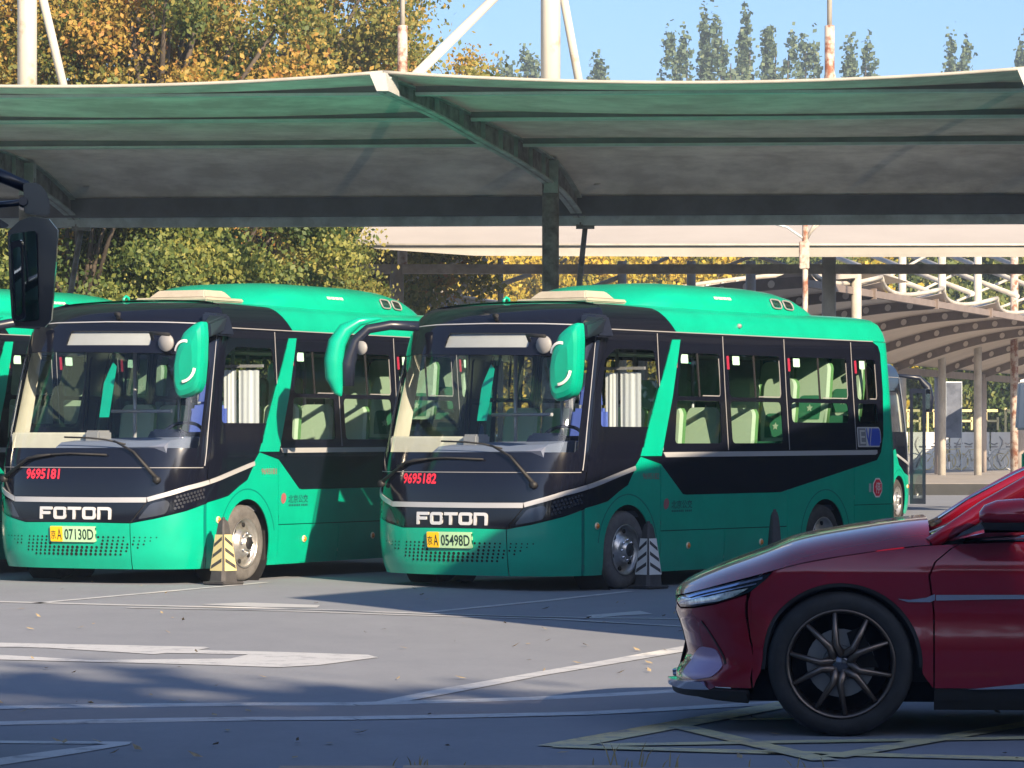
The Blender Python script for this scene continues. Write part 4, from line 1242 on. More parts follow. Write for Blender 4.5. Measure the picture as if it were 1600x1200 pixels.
    for i in range(34):
        p = .02 + (cp(.44) - .02) * i / 33
        e = CS(p, ctop(p), 0); xn = e.x
        cr = .115 * min(1, max(0, p / 1.25)) ** .9 + .012 * min(1, max(0, (p - 1.1) / 1.0))
        for j in range(ny + 1):
            t = 2 * j / ny - 1
            v.append((xn - .03 * (1 - t * t) * max(0, (p - .8)) * 0, CHW + (CHW - e.y) * t, e.z + .004 + cr * (1 - abs(t) ** 5.0)))
        rows += 1
    m.add(v, [(i * (ny + 1) + j, (i + 1) * (ny + 1) + j, (i + 1) * (ny + 1) + j + 1, i * (ny + 1) + j + 1) for i in range(rows - 1) for j in range(ny)], 0, True)
    m.build('bonnet', 'car_red', root)
    m = MB(); m.hexa([(.40, .12, .90), (.62, .10, .92), (.62, CW - .10, .92), (.40, CW - .12, .90), (.42, .16, .955), (.60, .14, .985), (.60, CW - .14, .985), (.42, CW - .16, .955)]); m.build('cowl', 'black_matt', root)
    for y0, y1 in ((.35, .95), (.85, 1.45)):
        m = MB(); m.tube([(.46, y0, 1.045), (.52, y1, 1.05)], .010, 6); m.build('wiper', 'black_matt', root)
    # cabin: windscreen, roof, side glass
    sec = [(.47, 1.0, .13, .985), (.72, 1.125, .19, 1.12), (.95, 1.245, .23, 1.245), (1.2, 1.355, .26, 1.36), (1.55, 1.44, .29, 1.42), (2.1, 1.475, .31, 1.45), (2.7, 1.455, .315, 1.42), (3.2, 1.36, .29, 1.30), (3.7, 1.12, .24, 1.10), (3.95, 1.00, .2, .99)]
    def cab(i0, i1, name, mt, t0=-1, t1=1, lift=0):
        m = MB(); v = []; ny = 14
        for x, zt, ins, ze in sec[i0:i1]:
            for j in range(ny + 1):
                t = t0 + (t1 - t0) * j / ny
                v.append((x, CHW + (CHW - ins) * t, ze + (zt - ze) * (1 - t * t) + lift))
        k = i1 - i0
        m.add(v, [(i * (ny + 1) + j, (i + 1) * (ny + 1) + j, (i + 1) * (ny + 1) + j + 1, i * (ny + 1) + j + 1) for i in range(k - 1) for j in range(ny)], 0, True)
        return m.build(name, mt, root)
    cab(0, 5, 'windscreen', 'car_glass', -.95, .95, -.012); cab(4, 7, 'roof', 'car_red'); cab(6, 10, 'rear_window', 'car_glass', -.93, .93)
    for s in (1, -1):
        def pt(x, y, z): return (x, y if s > 0 else CW - y, z)
        up = [(x, ins, ze) for x, zt, ins, ze in sec]
        # roof rail with A and C pillars
        m = MB()
        path = [pt(.44, .10, .955)] + [pt(x, ins + .01, ze + .005) for x, ins, ze in up[1:-1]] + [pt(4.0, .16, .97)]
        m.tube(path, [.035, .05, .055, .055, .05, .045, .045, .05, .06, .06], 10); m.build('pillar', 'car_red', root)
        m = MB(); m.tube([pt(.46, .14, .99)] + [pt(x, ins + .045, ze + .047) for x, ins, ze in up[1:5]], .010, 6); m.build('windscreen_trim', 'car_trim', root)
        m = MB(); v = []
        for x, ins, ze in up[1:-1]:
            v += [pt(x, .095, cub(x, C_SHOULDER) + .005), pt(x, ins + .012, ze)]
        m.add(v, [(2 * i, 2 * i + 2, 2 * i + 3, 2 * i + 1) for i in range(len(v) // 2 - 1)], 0, True); m.add([pt(.55, .09, .97)] + v[:2], [(0, 1, 2)]); m.build('side_glass', 'car_glass', root, fix=False)
        m = MB(); m.tube([pt(.66, .06, .985), pt(1.2, .055, 1.0), pt(2.2, .055, 1.012), pt(3.0, .07, 1.02)], .011, 6); m.build('beltline_trim', 'car_trim', root)
        # door mirror
        m = MB()
        ring = []
        for x, sy, zc, rz in ((.675, .02, 1.10, .02), (.70, .07, 1.105, .05), (.76, .09, 1.108, .070), (.88, .10, 1.110, .078), (.93, .09, 1.110, .073)):
            ring.append([pt(x, -.11 + sy * math.cos(t), zc + rz * math.sin(t)) for t in [i * math.pi / 8 for i in range(16)]])
        v = [q for r in ring for q in r]
        m.add(v, [(r * 16 + i, r * 16 + (i + 1) % 16, (r + 1) * 16 + (i + 1) % 16, (r + 1) * 16 + i) for r in range(4) for i in range(16)], 0, True)
        m.add(ring[0], [tuple(range(16))]); m.add(ring[-1], [tuple(range(16))[::-1]])
        mo = m.build('door_mirror', 'car_red', root)
        m = MB(); m.hexa([pt(.70, -.19, 1.035), pt(.93, -.20, 1.03), pt(.93, -.01, 1.03), pt(.70, -.02, 1.035), pt(.68, -.20, 1.068), pt(.945, -.225, 1.07), pt(.945, 0, 1.07), pt(.68, -.01, 1.068)]); m.build('mirror_band', 'black_matt', mo)
        m = MB(); m.hexa([pt(.54, .06, .972), pt(.85, .06, .985), pt(.85, .10, .995), pt(.54, .10, .982), pt(.70, -.13, 1.018), pt(.92, -.13, 1.022), pt(.92, -.05, 1.036), pt(.70, -.05, 1.032)]); m.build('mirror_foot', 'car_trim', mo)
        m = MB(); m.add([pt(.932, -.11 + .09 * math.cos(t), 1.113 + .072 * math.sin(t)) for t in [i * math.pi / 8 for i in range(16)]], [tuple(range(16))]); m.build('mirror_glass', 'mirror', mo, fix=False)
    # underfloor
    m = MB(); m.box(-.55, 3.7, .25, CW - .25, .16, .5); m.build('underbody', 'hole', root)
    # wheels
    for c in (0, WB):
        for yc, s in ((.135, -1), (CW - .135, 1)):
            m = MB(); m.lathe([(.262, -.10), (.30, -.118), (.335, -.112), (.352, -.095), (.362, -.065), (.362, .065), (.352, .095), (.335, .112), (.30, .118), (.262, .10)], (c, yc, WZc), 'y', 56)
            wo = m.build('wheel', 'rubber', root)
            r = MB(); o = s * .10
            r.lathe([(.268, o * 1.05), (.272, o * 1.12), (.262, o * 1.12), (.250, o * .9), (.246, o * .2), (.244, -o * .8)], (c, yc, WZc), 'y', 56)
            rim = r.build('rim', 'bronze', wo)
            sp = MB()
            for k in range(5):
                a0 = math.radians(90 + 72 * k + 24)
                for d in (-1, 1):
                    a1 = a0 + d * .30
                    p0 = (c + .035 * math.cos(a0 + d * .7), yc + o * .82, WZc + .035 * math.sin(a0 + d * .7)); p1 = (c + .10 * math.cos(a0 + d * .16), yc + o * .95, WZc + .10 * math.sin(a0 + d * .16)); p2 = (c + .256 * math.cos(a1), yc + o * 1.0, WZc + .256 * math.sin(a1))
                    sp.tube([p0, p1, p2], [.028, .020, .013], 6)
            sp.build('spoke', 'bronze', wo)
            hb = MB(); hb.lathe([(.052, o * .55), (.045, o * .98), (.030, o * 1.05), (.001, o * 1.06)], (c, yc, WZc), 'y', 18); hb.build('hub_cap', 'lens', wo)
            db = MB(); db.lathe([(.17, o * .1), (.17, o * .2), (.09, o * .2), (.085, o * .35), (.001, o * .35)], (c, yc, WZc), 'y', 30, smooth=False); db.build('brake_disc', 'disc', wo)
            cl = MB(); cl.hexa([(c + .08, yc + o * .0, WZc - .02), (c + .19, yc + o * .0, WZc - .02), (c + .19, yc + o * .5, WZc - .02), (c + .08, yc + o * .5, WZc - .02), (c + .03, yc, WZc + .15), (c + .10, yc, WZc + .18), (c + .10, yc + o * .5, WZc + .18), (c + .03, yc + o * .5, WZc + .15)]); cl.build('brake_caliper', 'hole', wo)
            bk = MB(); bk.lathe([(.245, -o * .8), (.001, -o * .8)], (c, yc, WZc), 'y', 24); bk.build('wheel_back', 'hole', wo)
    return root
mat('intake', (.36, .26, .42), .35, metal=.3)
car = build_car()
tag(car, 'dark red saloon car with bronze alloy wheels parked across the foreground', 'car')
YAW = math.radians(-5)
car.rotation_euler = (0, 0, -YAW * 0 + math.radians(-5.0))
car.location = (1.627, 17.42, 0)
# ------------------------------------------------------------------ the canopy over the bays
mat('canopy_fabric', (.70, .68, .62), .75, noise=.34, nscale=1.1, transl=.03, bump=.25, bscale=2.2)
mat('canopy_edge', (.36, .35, .32), .6, noise=.12, nscale=3)
mat('steel_pale', (.50, .56, .53), .55, noise=.28, nscale=4, bump=.1, bscale=12)
mat('steel_dirty', (.36, .355, .34), .6, col2=(.15, .135, .13), nscale=5, noise=.3, bump=.15, bscale=14)
mat('mast_white', (.50, .48, .42), .5, col2=(.36, .24, .15), nscale=2.6, noise=.2)
mat('mast_rust', (.48, .42, .37), .6, col2=(.22, .085, .045), nscale=4.5, noise=.2)
mat('gutter_steel', (.56, .62, .65), .55, noise=.25, nscale=3)
MATS['mast_white'].node_tree.nodes['Color Ramp'].color_ramp.elements[0].position = .28
MATS['mast_white'].node_tree.nodes['Color Ramp'].color_ramp.elements[1].position = .42
MATS['mast_rust'].node_tree.nodes['Color Ramp'].color_ramp.elements[0].position = .40
MATS['mast_rust'].node_tree.nodes['Color Ramp'].color_ramp.elements[1].position = .55

mat('beam_dark', (.13, .135, .165), .6, noise=.2, nscale=2)
mat('purlin_web', (.24, .26, .26), .6, noise=.2, nscale=2)
mat('purlin_pale', (.66, .74, .72), .5, noise=.12, nscale=3)
LAT = Vector((6.3, -.40, 0))
KC = 1.06                                      # the canopy stands a little behind the bus fronts
LAT *= KC
T0 = Vector((-1.26, 34.65, 0)) * KC; PV = Vector((1.72, 7.35, 0)) * KC
RIBZ = [(0, 5.07), (.25, 5.06), (.5, 5.0), (.75, 4.945), (1, 4.84), (1.12, 4.66), (1.216, 4.44)]
def ribp(i, k, dz=0.0):
    p = T0 + PV * k + LAT * i
    return Vector((p.x, p.y, HC + (cub(k, RIBZ) - HC) * KC + dz))
shelter = empty('bus_canopy', (0, 40, 0))
tag(shelter, 'grey fabric canopy on steel ribs over the parked minibuses', 'canopy')
inv_s = Matrix.Translation((0, -40, 0))
def SP(p): return inv_s @ Vector(p)
KS = [0, .06, .125, .25, .375, .5, .625, .75, .875, 1, 1.06, 1.12, 1.17, 1.216]
for i in range(-3, 3):
    m = MB(); n = 24; v = []
    for k in KS:
        for j in range(n + 1):
            s = j / n
            sag = 4 * s * (1 - s)
            z = -.10 * sag * max(0, 1 - k * 1.2) - .03 * sag * math.sin(math.pi * min(1, k / 1.2))
            p = ribp(i + s, k + (.035 * sag if k == 0 else 0), z)
            if k == 0: p.z -= .0
            v.append(SP(p))
    m.add(v, [(r * (n + 1) + j, (r + 1) * (n + 1) + j, (r + 1) * (n + 1) + j + 1, r * (n + 1) + j + 1) for r in range(len(KS) - 1) for j in range(n)], 0, True)
    m.build('fabric_panel', 'canopy_fabric', shelter, fix=False)
    m = MB(); m.tube([SP(ribp(i + j / 24, .035 * 4 * (j / 24) * (1 - j / 24) - .005, -.10 * 4 * (j / 24) * (1 - j / 24) + .012)) for j in range(25)], .021, 6)
    m.build('front_edge', 'canopy_edge', shelter)
    for k, r in ((.13, .05), (.44, .06), (.77, .055)):
        m = MB()
        m.bar(SP(ribp(i + .01, k, -.06)), SP(ribp(i + .99, k, -.06)), .05, .07); pw = m.build('purlin', 'purlin_web', shelter)
        m = MB(); m.bar(SP(ribp(i + .01, k, -.112)), SP(ribp(i + .99, k, -.112)), .13, .032); m.build('purlin_flange', 'purlin_pale', pw)
    m = MB(); m.bar(SP(ribp(i, 1.20, -.135)), SP(ribp(i + 1, 1.20, -.135)), .10, .25); m.build('rear_beam', 'beam_dark', shelter)
    m = MB(); m.bar(SP(ribp(i, 1.228, -.26)), SP(ribp(i + 1, 1.228, -.26)), .18, .16); m.build('gutter', 'gutter_steel', shelter, bevel=.012)
for i in range(-3, 4):
    m = MB()
    ks = [j / 24 * 1.216 for j in range(25)]
    dep = lambda k: .20 + .16 * min(1, k / 1.0) - .12 * max(0, (k - 1) / .216)
    v = []
    for k in ks:
        for dx, dz in ((-.012, -.03), (.012, -.03), (.012, -dep(k)), (-.012, -dep(k))):
            p = ribp(i, k, dz); v.append(SP((p.x + dx, p.y, p.z)))
    m.add(v, [(r * 4 + a, r * 4 + (a + 1) % 4, (r + 1) * 4 + (a + 1) % 4, (r + 1) * 4 + a) for r in range(24) for a in range(4)]); m.add(v, [(0, 1, 2, 3), (96, 99, 98, 97)])
    rib = m.build('rib', 'steel_dirty', shelter)
    for dz0, dz1, f in ((-.03, -.05, lambda k: 0), (0, .02, dep)):
        m = MB(); v = []
        for k in ks:
            for dx, dz in ((-.075, dz0), (.075, dz0), (.075, dz1), (-.075, dz1)):
                p = ribp(i, k, dz - f(k)); v.append(SP((p.x + dx, p.y, p.z)))
        m.add(v, [(r * 4 + a, r * 4 + (a + 1) % 4, (r + 1) * 4 + (a + 1) % 4, (r + 1) * 4 + a) for r in range(24) for a in range(4)]); m.add(v, [(0, 1, 2, 3), (96, 99, 98, 97)])
        m.build('flange', 'steel_pale', rib)
    for k in (.12, .26, .40, .53, .64, .74, .84, .93):
        m = MB(); p = ribp(i, k, 0); m.box(p.x - .06, p.x + .06, p.y - 40 - .008, p.y - 40 + .008, p.z - dep(k) + .02, p.z - .05); m.build('stiffener', 'steel_pale', rib)
    for k in (.34, .47, .59, .69, .79, .885):
        m = MB(); p = ribp(i, k, -dep(k) * .5); m.lathe([(.001, 0), (.032, 0)], (p.x + .0135, p.y - 40, p.z), 'x', 12); m.build('bolt_hole', 'hole', rib, fix=False)
    m = MB(); p = ribp(i, -.012, 0); q = ribp(i, .03, 0)
    m.hexa([SP(p + Vector((-.05, -.02, -.19))), SP(p + Vector((.07, -.02, -.19))), SP(q + Vector((.10, 0, -.21))), SP(q + Vector((-.04, 0, -.21))), SP(p + Vector((-.13, -.02, .0))), SP(p + Vector((.04, -.02, .0))), SP(q + Vector((.08, 0, .0))), SP(q + Vector((-.12, 0, .0)))])
    m.build('end_plate', 'sign_grey', rib)
    # mast: lower post, upper mast and its stays
    b = T0 + PV * 1.0 + LAT * i
    z0 = gz(b.x)
    m = MB(); m.tube([SP((b.x, b.y, z0)), SP((b.x, b.y, 4.80))], .107, 16); m.build('post', 'steel_dirty', shelter)
    m = MB(); m.hexa([SP((b.x - .09, b.y - .14, 4.58)), SP((b.x + .09, b.y - .14, 4.58)), SP((b.x + .09, b.y + .14, 4.58)), SP((b.x - .09, b.y + .14, 4.58)), SP((b.x - .05, b.y - .14, 4.99)), SP((b.x + .10, b.y - .14, 4.99)), SP((b.x + .10, b.y + .14, 4.99)), SP((b.x - .05, b.y + .14, 4.99))]); m.build('post_head', 'steel_pale', shelter)
    m = MB(); m.tube([SP((b.x, b.y, 5.06)), SP((b.x, b.y, 9.4))], .125, 16); m.build('mast', 'mast_white', shelter)
    m = MB(); m.tube([SP((b.x, b.y, 7.75)), SP(ribp(i, .12, .0))], .055, 10); m.build('stay', 'mast_white', shelter)
    m = MB(); m.tube([SP((b.x, b.y, 7.95)), SP(ribp(i, 1.15, .0) + Vector((.35, 0, 0)))], .055, 10); m.build('stay', 'mast_white', shelter)
    e0 = ribp(i, 1.228, -.36) + Vector((.06, 0, 0))
    m = MB(); m.tube([SP(e0), SP(e0.lerp(Vector((b.x, b.y, z0)), .25)), SP((b.x + .08, b.y + .5, z0))], [.035, .04, .045], 9); m.build('brace', 'steel_dirty', shelter)
    m = MB(); m.box(e0.x - .12, e0.x + .12, e0.y - 40 - .08, e0.y - 40 + .08, e0.z - .02, e0.z + .06); m.build('brace_bracket', 'steel_dirty', shelter)

# ------------------------------------------------------------------ the cream canopy behind it
mat('cream_fabric', (.40, .375, .36), .8, noise=.06, nscale=.6)
mat('cream_band', (.34, .325, .30), .8, noise=.1, nscale=1.2)
mat('cream_steel', (.50, .47, .42), .5, noise=.2, nscale=2)
mat('brown_steel', (.36, .31, .27), .6, noise=.3, nscale=3)
cb = empty('cream_canopy', (3, 67, 0)); tag(cb, 'cream fabric canopy on a dark cross beam behind the minibuses', 'canopy')
KB = 67.0 / 60.0
def CB(x, y, z): return (x * KB - 3, y * KB - 67, 0 if z <= 0 else HC + (z - HC) * KB)
m = MB()
v = []; n = 40
for r, (y, z) in enumerate(((57.2, 4.62), (59, 5.05), (62, 5.9), (66, 7.0))):
    for j in range(n + 1):
        x = -2.3 + 15 * j / n + (.0 if r else 0)
        s = (j % 20) / 20
        v.append(CB(x - (.25 * (1 - r / 3) if j == 0 else 0), y, z - .03 * math.sin(math.pi * s) * (r > 0)))
m.add(v, [(r * (n + 1) + j, r * (n + 1) + j + 1, (r + 1) * (n + 1) + j + 1, (r + 1) * (n + 1) + j) for r in range(3) for j in range(n)], 0, True); m.build('fabric_roof', 'cream_fabric', cb, fix=False)
m = MB(); m.add([CB(-2.4, 57.19, 4.62), CB(12.7, 57.19, 4.62), CB(12.7, 57.22, 4.43), CB(4, 57.22, 4.43), CB(-.6, 57.22, 4.45), CB(-2.2, 57.22, 4.56)], [(0, 1, 2, 3, 4, 5)]); m.build('valance', 'cream_band', cb, fix=False)
m = MB(); m.tube([CB(-2.4, 57.17, 4.625), CB(12.7, 57.17, 4.625)], .025, 6); m.build('edge_pipe', 'cream_steel', cb)
m = MB(); m.bar(CB(-2.7, 60, 4.365), CB(12.6, 60, 4.365), .2, .18); m.build('cross_beam', 'brown_steel', cb)
for k, (u, top) in enumerate(((620, 4.44), (1295, 4.6), (1970, 4.6))):
    X = (u - 800) / F * 60
    m = MB(); m.tube([CB(X, 59.98, 0), CB(X, 59.98, top)], .135, 14); m.build('column', 'brown_steel' if k == 0 else 'cream_steel', cb)
    m = MB(); X2 = (628 - 800) / F * 60 if k == 0 else (X + .04)
    m.tube([CB(X2, 60.3, 4.4), CB(X2, 60.3, 8.55)], .095, 12); m.build('mast', 'mast_rust', cb)
    m = MB(); m.tube([CB(X2, 60.3, 8.55), CB(X2, 60.3, 11)], .05, 10); m.build('mast_top', 'cream_steel', cb)
    m = MB(); m.tube([CB(X2, 60.3, 8.0), CB(X2 - .12, 60.3, 7.4)], .035, 6); m.tube([CB(X2, 60.3, 8.0), CB(X2 + .14, 60.3, 7.4)], .035, 6); m.build('mast_bracket', 'mast_rust', cb)
# thin rusty lamp post with curved cables in front of it
lp = empty('cable_post', (*at(1258, 900, 54).xy, 0)); tag(lp, 'slender rust-stained post with cable arms before the cream canopy', 'post')
X0 = at(1258, 900, 56).x
m = MB(); m.tube([(0, 0, 0), (0, 0, 4.95)], .045, 8); m.build('pole', 'mast_rust', lp)
m = MB(); m.box(-.09, .06, -.06, .06, 4.08, 4.50); m.build('junction_box', 'mast_rust', lp, bevel=.01)
m = MB(); m.tube([(-.03, 0, 4.55), (-.28, 0, 4.72), (-.7, 0, 4.83), (-1.3, 0, 4.90)], .018, 6); m.build('cable', 'gutter_steel', lp)
m = MB(); m.tube([(.03, 0, 4.58), (.2, 0, 4.75), (.42, 0, 4.88), (.6, 0, 4.98)], .018, 6); m.tube([(.03, 0, 4.55), (.25, 0, 4.95)], .03, 6); m.build('arm', 'cream_steel', lp)

# white struts and the butterfly wings with round holes, further back
def strut_set():
    r = empty('truss_struts', (1, 75, 0)); tag(r, 'white tubular struts crossing under the cream canopy', 'truss')
    def q(u, v): p = at(u, v, 75); return (p.x - 1, 0, p.z)
    for a, b, w_ in (((690, 420), (722, 405), .05), ((712, 462), (760, 404), .075), ((735, 461), (830, 428), .07), ((630, 440), (662, 430), .06), ((872, 470), (970, 432), .07), ((1010, 418), (1045, 402), .05), ((1130, 418), (1175, 400), .05), ((1185, 402), (1230, 415), .05), ((875, 412), (886, 404), .04), ((1262, 420), (1290, 405), .05)):
        m = MB(); m.tube([q(*a), q(*b)], w_ * .75, 8); m.build('strut', 'cream_steel', r)
    for u, v0, w_ in ((782, 404, .065), (972, 408, .10), (1080, 408, .10), (1173, 408, .11)):
        m = MB(); p = at(u, v0, 75); m.tube([(p.x - 1, 0, 0), (p.x - 1, 0, p.z)], w_, 10); m.build('column', 'cream_steel', r)
strut_set()
def wing(name, top, bot, holes, Y, label):
    r = empty(name, (0, Y, 0)); tag(r, label, 'canopy')
    m = MB(); n = len(top); v = []
    for d in (0, .12):
        v += [(at(u, w_, Y).x, d, at(u, w_, Y).z) for u, w_ in top] + [(at(u, w_, Y).x, d, at(u, w_, Y).z) for u, w_ in bot]
    k = 2 * n
    m.add(v, [(i, i + 1, n + i + 1, n + i) for i in range(n - 1)]); m.add(v, [(k + i, k + n + i, k + n + i + 1, k + i + 1) for i in range(n - 1)])
    m.add(v, [(i, k + i, k + i + 1, i + 1) for i in range(n - 1)]); m.add(v, [(n + i, n + i + 1, k + n + i + 1, k + n + i) for i in range(n - 1)]); m.add(v, [(0, n, k + n, k), (n - 1, k + n - 1, k + 2 * n - 1, 2 * n - 1)])
    web = m.build('web', 'cream_fabric', r)
    m = MB(); m.tube([(at(u, w_, Y).x, .02, at(u, w_, Y).z) for u, w_ in top], .05, 7); m.build('flange', 'cream_steel', r)
    for u, w_, rr in holes:
        p = at(u, w_, Y); m = MB(); m.lathe([(.001, -.012), (rr, -.012)], (p.x, 0, p.z), 'y', 14); m.build('hole', 'gutter_steel', r, fix=False)
        m = MB(); m.lathe([(rr * .7, -.02), (rr * 1.12, -.02), (rr * 1.12, 0)], (p.x, 0, p.z), 'y', 14); m.build('hole_rim', 'brown_steel', r)
    # roof sheet running back from the rib
    m = MB(); v = [(at(u, w_, Y).x, .05, at(u, w_, Y).z) for u, w_ in top] + [(at(u, w_, Y).x + 2.2, 9, at(u, w_, Y).z + .05) for u, w_ in top]
    m.add(v, [(i, i + 1, n + i + 1, n + i) for i in range(n - 1)], 0, True); m.build('roof_sheet', 'cream_band', r, fix=False)
    for t in (0, n - 1):
        p = at(*top[t], Y); m = MB(); m.tube([(p.x, .3, 0), (p.x, .3, p.z - .05)], .12, 10); m.build('column', 'cream_steel', r)
wing('holed_rib_canopy', [(480, 432), (560, 440), (630, 449), (700, 459), (760, 471), (840, 480), (900, 483)], [(480, 452), (560, 460), (630, 468), (700, 487), (760, 495), (840, 500), (900, 505)],
     [(590, 449, .08), (625, 455, .08), (659, 463, .085), (683, 469, .085), (711, 476, .10)], 79, 'low cream canopy rib with round holes, between the two minibus roofs')
wing('holed_rib_canopy', [(1000, 462), (1050, 452), (1090, 444), (1150, 436), (1210, 430), (1290, 421), (1340, 417)], [(1000, 475), (1050, 468), (1090, 455), (1150, 448), (1210, 444), (1290, 438), (1340, 434)],
     [(1081, 450, .06), (1106, 446, .06), (1130, 443, .06), (1153, 440, .06), (1177, 437, .06), (1240, 431, .06), (1270, 428, .06)], 80, 'low cream canopy rib with round holes above the shaded minibus roof')

# ------------------------------------------------------------------ long vaulted canopy on the right
mat('vault_fabric', (.62, .56, .50), .8, noise=.08, nscale=.7)
mat('vault_rib', (.22, .18, .165), .6, noise=.15, nscale=2)
mat('vault_hole', (.66, .60, .54), .7)
vc = empty('vaulted_canopy', (12, 100, 0)); tag(vc, 'long vaulted canopy with holed brown ribs on round columns', 'canopy')
RD = Vector((2.2, 6.2, 0)).normalized(); CD = Vector((5.5, -3.0, 0)).normalized()
C1 = Vector((14.1, 116, 0))
def vpt(s, c, dz=0.0):
    """s metres along the row from the first column, c from 0 at the columns to 1 at the open edge"""
    p = C1 + RD * s + CD * (6.27 * c)
    z = 3.80 + 1.2 * c + .30 * math.sin(math.pi * c)
    return Vector((p.x - 12, p.y - 100, z + dz))
SPC = 6.58
for i in range(-6, 6):
    s0 = i * SPC
    m = MB(); v = []; n = 16; mm = 8
    for j in range(mm + 1):
        for k in range(n + 1):
            c = k / n; e = (2 * j / mm - 1) ** 2
            v.append(vpt(s0 + SPC * j / mm, c + (.05 * e * 0 + (.06 * (1 - e) * -1 if k == n else 0)), (.22 * (e - 1) * .5 + .12 * e if k >= n - 1 else 0)))
    m.add(v, [(j * (n + 1) + k, (j + 1) * (n + 1) + k, (j + 1) * (n + 1) + k + 1, j * (n + 1) + k + 1) for j in range(mm) for k in range(n)], 0, True); m.build('fabric_bay', 'vault_fabric', vc, fix=False)
    m = MB(); m.tube([vpt(s0 + SPC * j / 12, 1 - .06 * (1 - (2 * j / 12 - 1) ** 2), .10 + .22 * (((2 * j / 12 - 1) ** 2) - 1) * .5 + .14 * (2 * j / 12 - 1) ** 2) for j in range(13)], .06, 6); m.build('edge_roll', 'cream_steel', vc)
for i in range(-6, 7):
    s0 = i * SPC
    m = MB(); v = []; n = 18
    for k in range(n + 1):
        c = .0 + .98 * k / n
        for d, dz in ((-.06, -.02), (.06, -.02), (.06, -.27), (-.06, -.27)):
            q = vpt(s0 + d, c, dz); v.append(q)
    m.add(v, [(r * 4 + a, r * 4 + (a + 1) % 4, (r + 1) * 4 + (a + 1) % 4, (r + 1) * 4 + a) for r in range(n) for a in range(4)]); m.add(v, [(0, 1, 2, 3), (n * 4, n * 4 + 3, n * 4 + 2, n * 4 + 1)])
    rb = m.build('rib', 'vault_rib', vc)
    for k in range(9):
        q = vpt(s0 - .075, .10 + .095 * k, -.145)
        m = MB(); ring = []
        t = (vpt(s0, .11 + .095 * k) - vpt(s0, .09 + .095 * k)).normalized(); u_ = Vector((0, 0, 1))
        m.add([q + t * .085 * math.cos(a) + u_ * .085 * math.sin(a) for a in [x * math.pi / 7 for x in range(14)]], [tuple(range(14))]); m.build('rib_hole', 'vault_hole', rb, fix=False)
m = MB(); m.bar(vpt(-39.5, 0, -.20), vpt(39, 0, -.20), .2, .22); m.build('eaves_beam', 'vault_rib', vc)
m = MB(); m.bar(vpt(-39.5, .96, -.14), vpt(39, .96, -.14), .14, .16); m.build('edge_beam', 'vault_rib', vc)
mat('column_paint', (.40, .34, .31), .6, noise=.08, nscale=1.5)
for i in range(-6, 7):
    p = vpt(i * SPC, 0); m = MB(); m.tube([(p.x, p.y, .3), (p.x, p.y, 3.70)], .18, 14); m.build('column', 'column_paint', vc)
# tubular grid roof rising behind the vault
tg = empty('tube_grid_roof', (16, 110, 0)); tag(tg, 'white grid of roof tubes and posts above the vaulted canopy', 'truss')
def tq(u, v, Y): p = at(u, v, Y); return (p.x - 16, p.y - 110, p.z)
for k in range(8):
    m = MB(); m.tube([tq(1290 + 62 * k, 396 - 0 * k, 118), tq(1450 + 70 * k, 455 + 4 * k, 112)], .085, 7); m.build('purlin', 'cream_steel', tg)
for k in range(4):
    m = MB(); m.tube([tq(1330 + 75 * k, 465 + 6 * k, 114), tq(1450 + 75 * k, 398 + 14 * k, 116)], .05, 6); m.build('diagonal', 'cream_steel', tg)
for k, u in enumerate((1410, 1472, 1528, 1585)):
    m = MB(); p = tq(u, 396, 113); m.tube([(p[0], p[1], 0), p], .13, 9); m.build('post', 'cream_steel' if k < 3 else 'mast_rust', tg)
# ------------------------------------------------------------------ raised platform, wall and small things at the far right
mat('kerb_dark', (.032, .034, .038), .8, noise=.2, nscale=2)
mat('pavement', (.30, .28, .27), .85, noise=.15, nscale=2)
m = MB(); m.box(-20, 90, 92, 137, -.05, .30); pl = m.build('platform', 'pavement', None); tag(pl, 'raised pavement under the vaulted canopy', kind='structure')
m = MB(); m.box(-20, 90, 91.85, 91.99, -.05, .29); m.build('kerb', 'kerb_dark', pl)
mat('wall_white', (.66, .64, .60), .7, noise=.1, nscale=1)
mat('wall_line', (.34, .31, .29), .6)
mat('bike_yellow', (.62, .52, .26), .4)
mat('bike_white', (.62, .62, .60), .4)
mat('poster', (.05, .06, .085), .9, col2=(.16, .18, .23), nscale=1.2, noise=.2)
wl = empty('painted_wall', (18, 134, .3)); tag(wl, 'white wall painted with dark winding figures behind the columns', 'wall')
rw = random.Random(4)
for i in range(14):
    m = MB(); x0 = -6 + i * 1.55; m.box(x0 + .03, x0 + 1.52, -.06, .06, 0, 1.42); po = m.build('wall_panel', 'wall_white', wl)
    for j in range(2):
        m = MB(); x = x0 + .35 + .75 * j; pts = []
        z = 1.25; ph = rw.random() * 6
        for k in range(9):
            pts.append((x + .10 * math.sin(ph + k * .9) + .05 * (rw.random() - .5), -.075, z - k * .145))
        m.tube(pts, [.014 + .018 * abs(math.sin(ph + k)) for k in range(9)], 5)
        if j: m.tube([(x + .1, -.075, .55), (x + .35, -.075, .45), (x + .42, -.075, .30)], .03, 5)
        m.build('painted_figure', 'wall_line', po)
fn = empty('yellow_fence', (18, 135.5, .3)); tag(fn, 'yellow lattice fence above the painted wall', 'fence')
for i in range(18):
    m = MB(); x = -6 + i * 1.0
    m.bar((x, 0, 1.35), (x, 0, 2.35), .06, .08); m.bar((x, 0, 2.25), (x + .7, 0, 2.25), .06, .10); m.bar((x + .25, 0, 1.6), (x + .25, 0, 2.25), .06, .08); m.bar((x + .25, 0, 1.85), (x + .7, 0, 1.85), .06, .08); m.bar((x + .7, 0, 1.5), (x + .7, 0, 2.0), .06, .08)
    m.build('fence_panel', 'bike_yellow', fn)
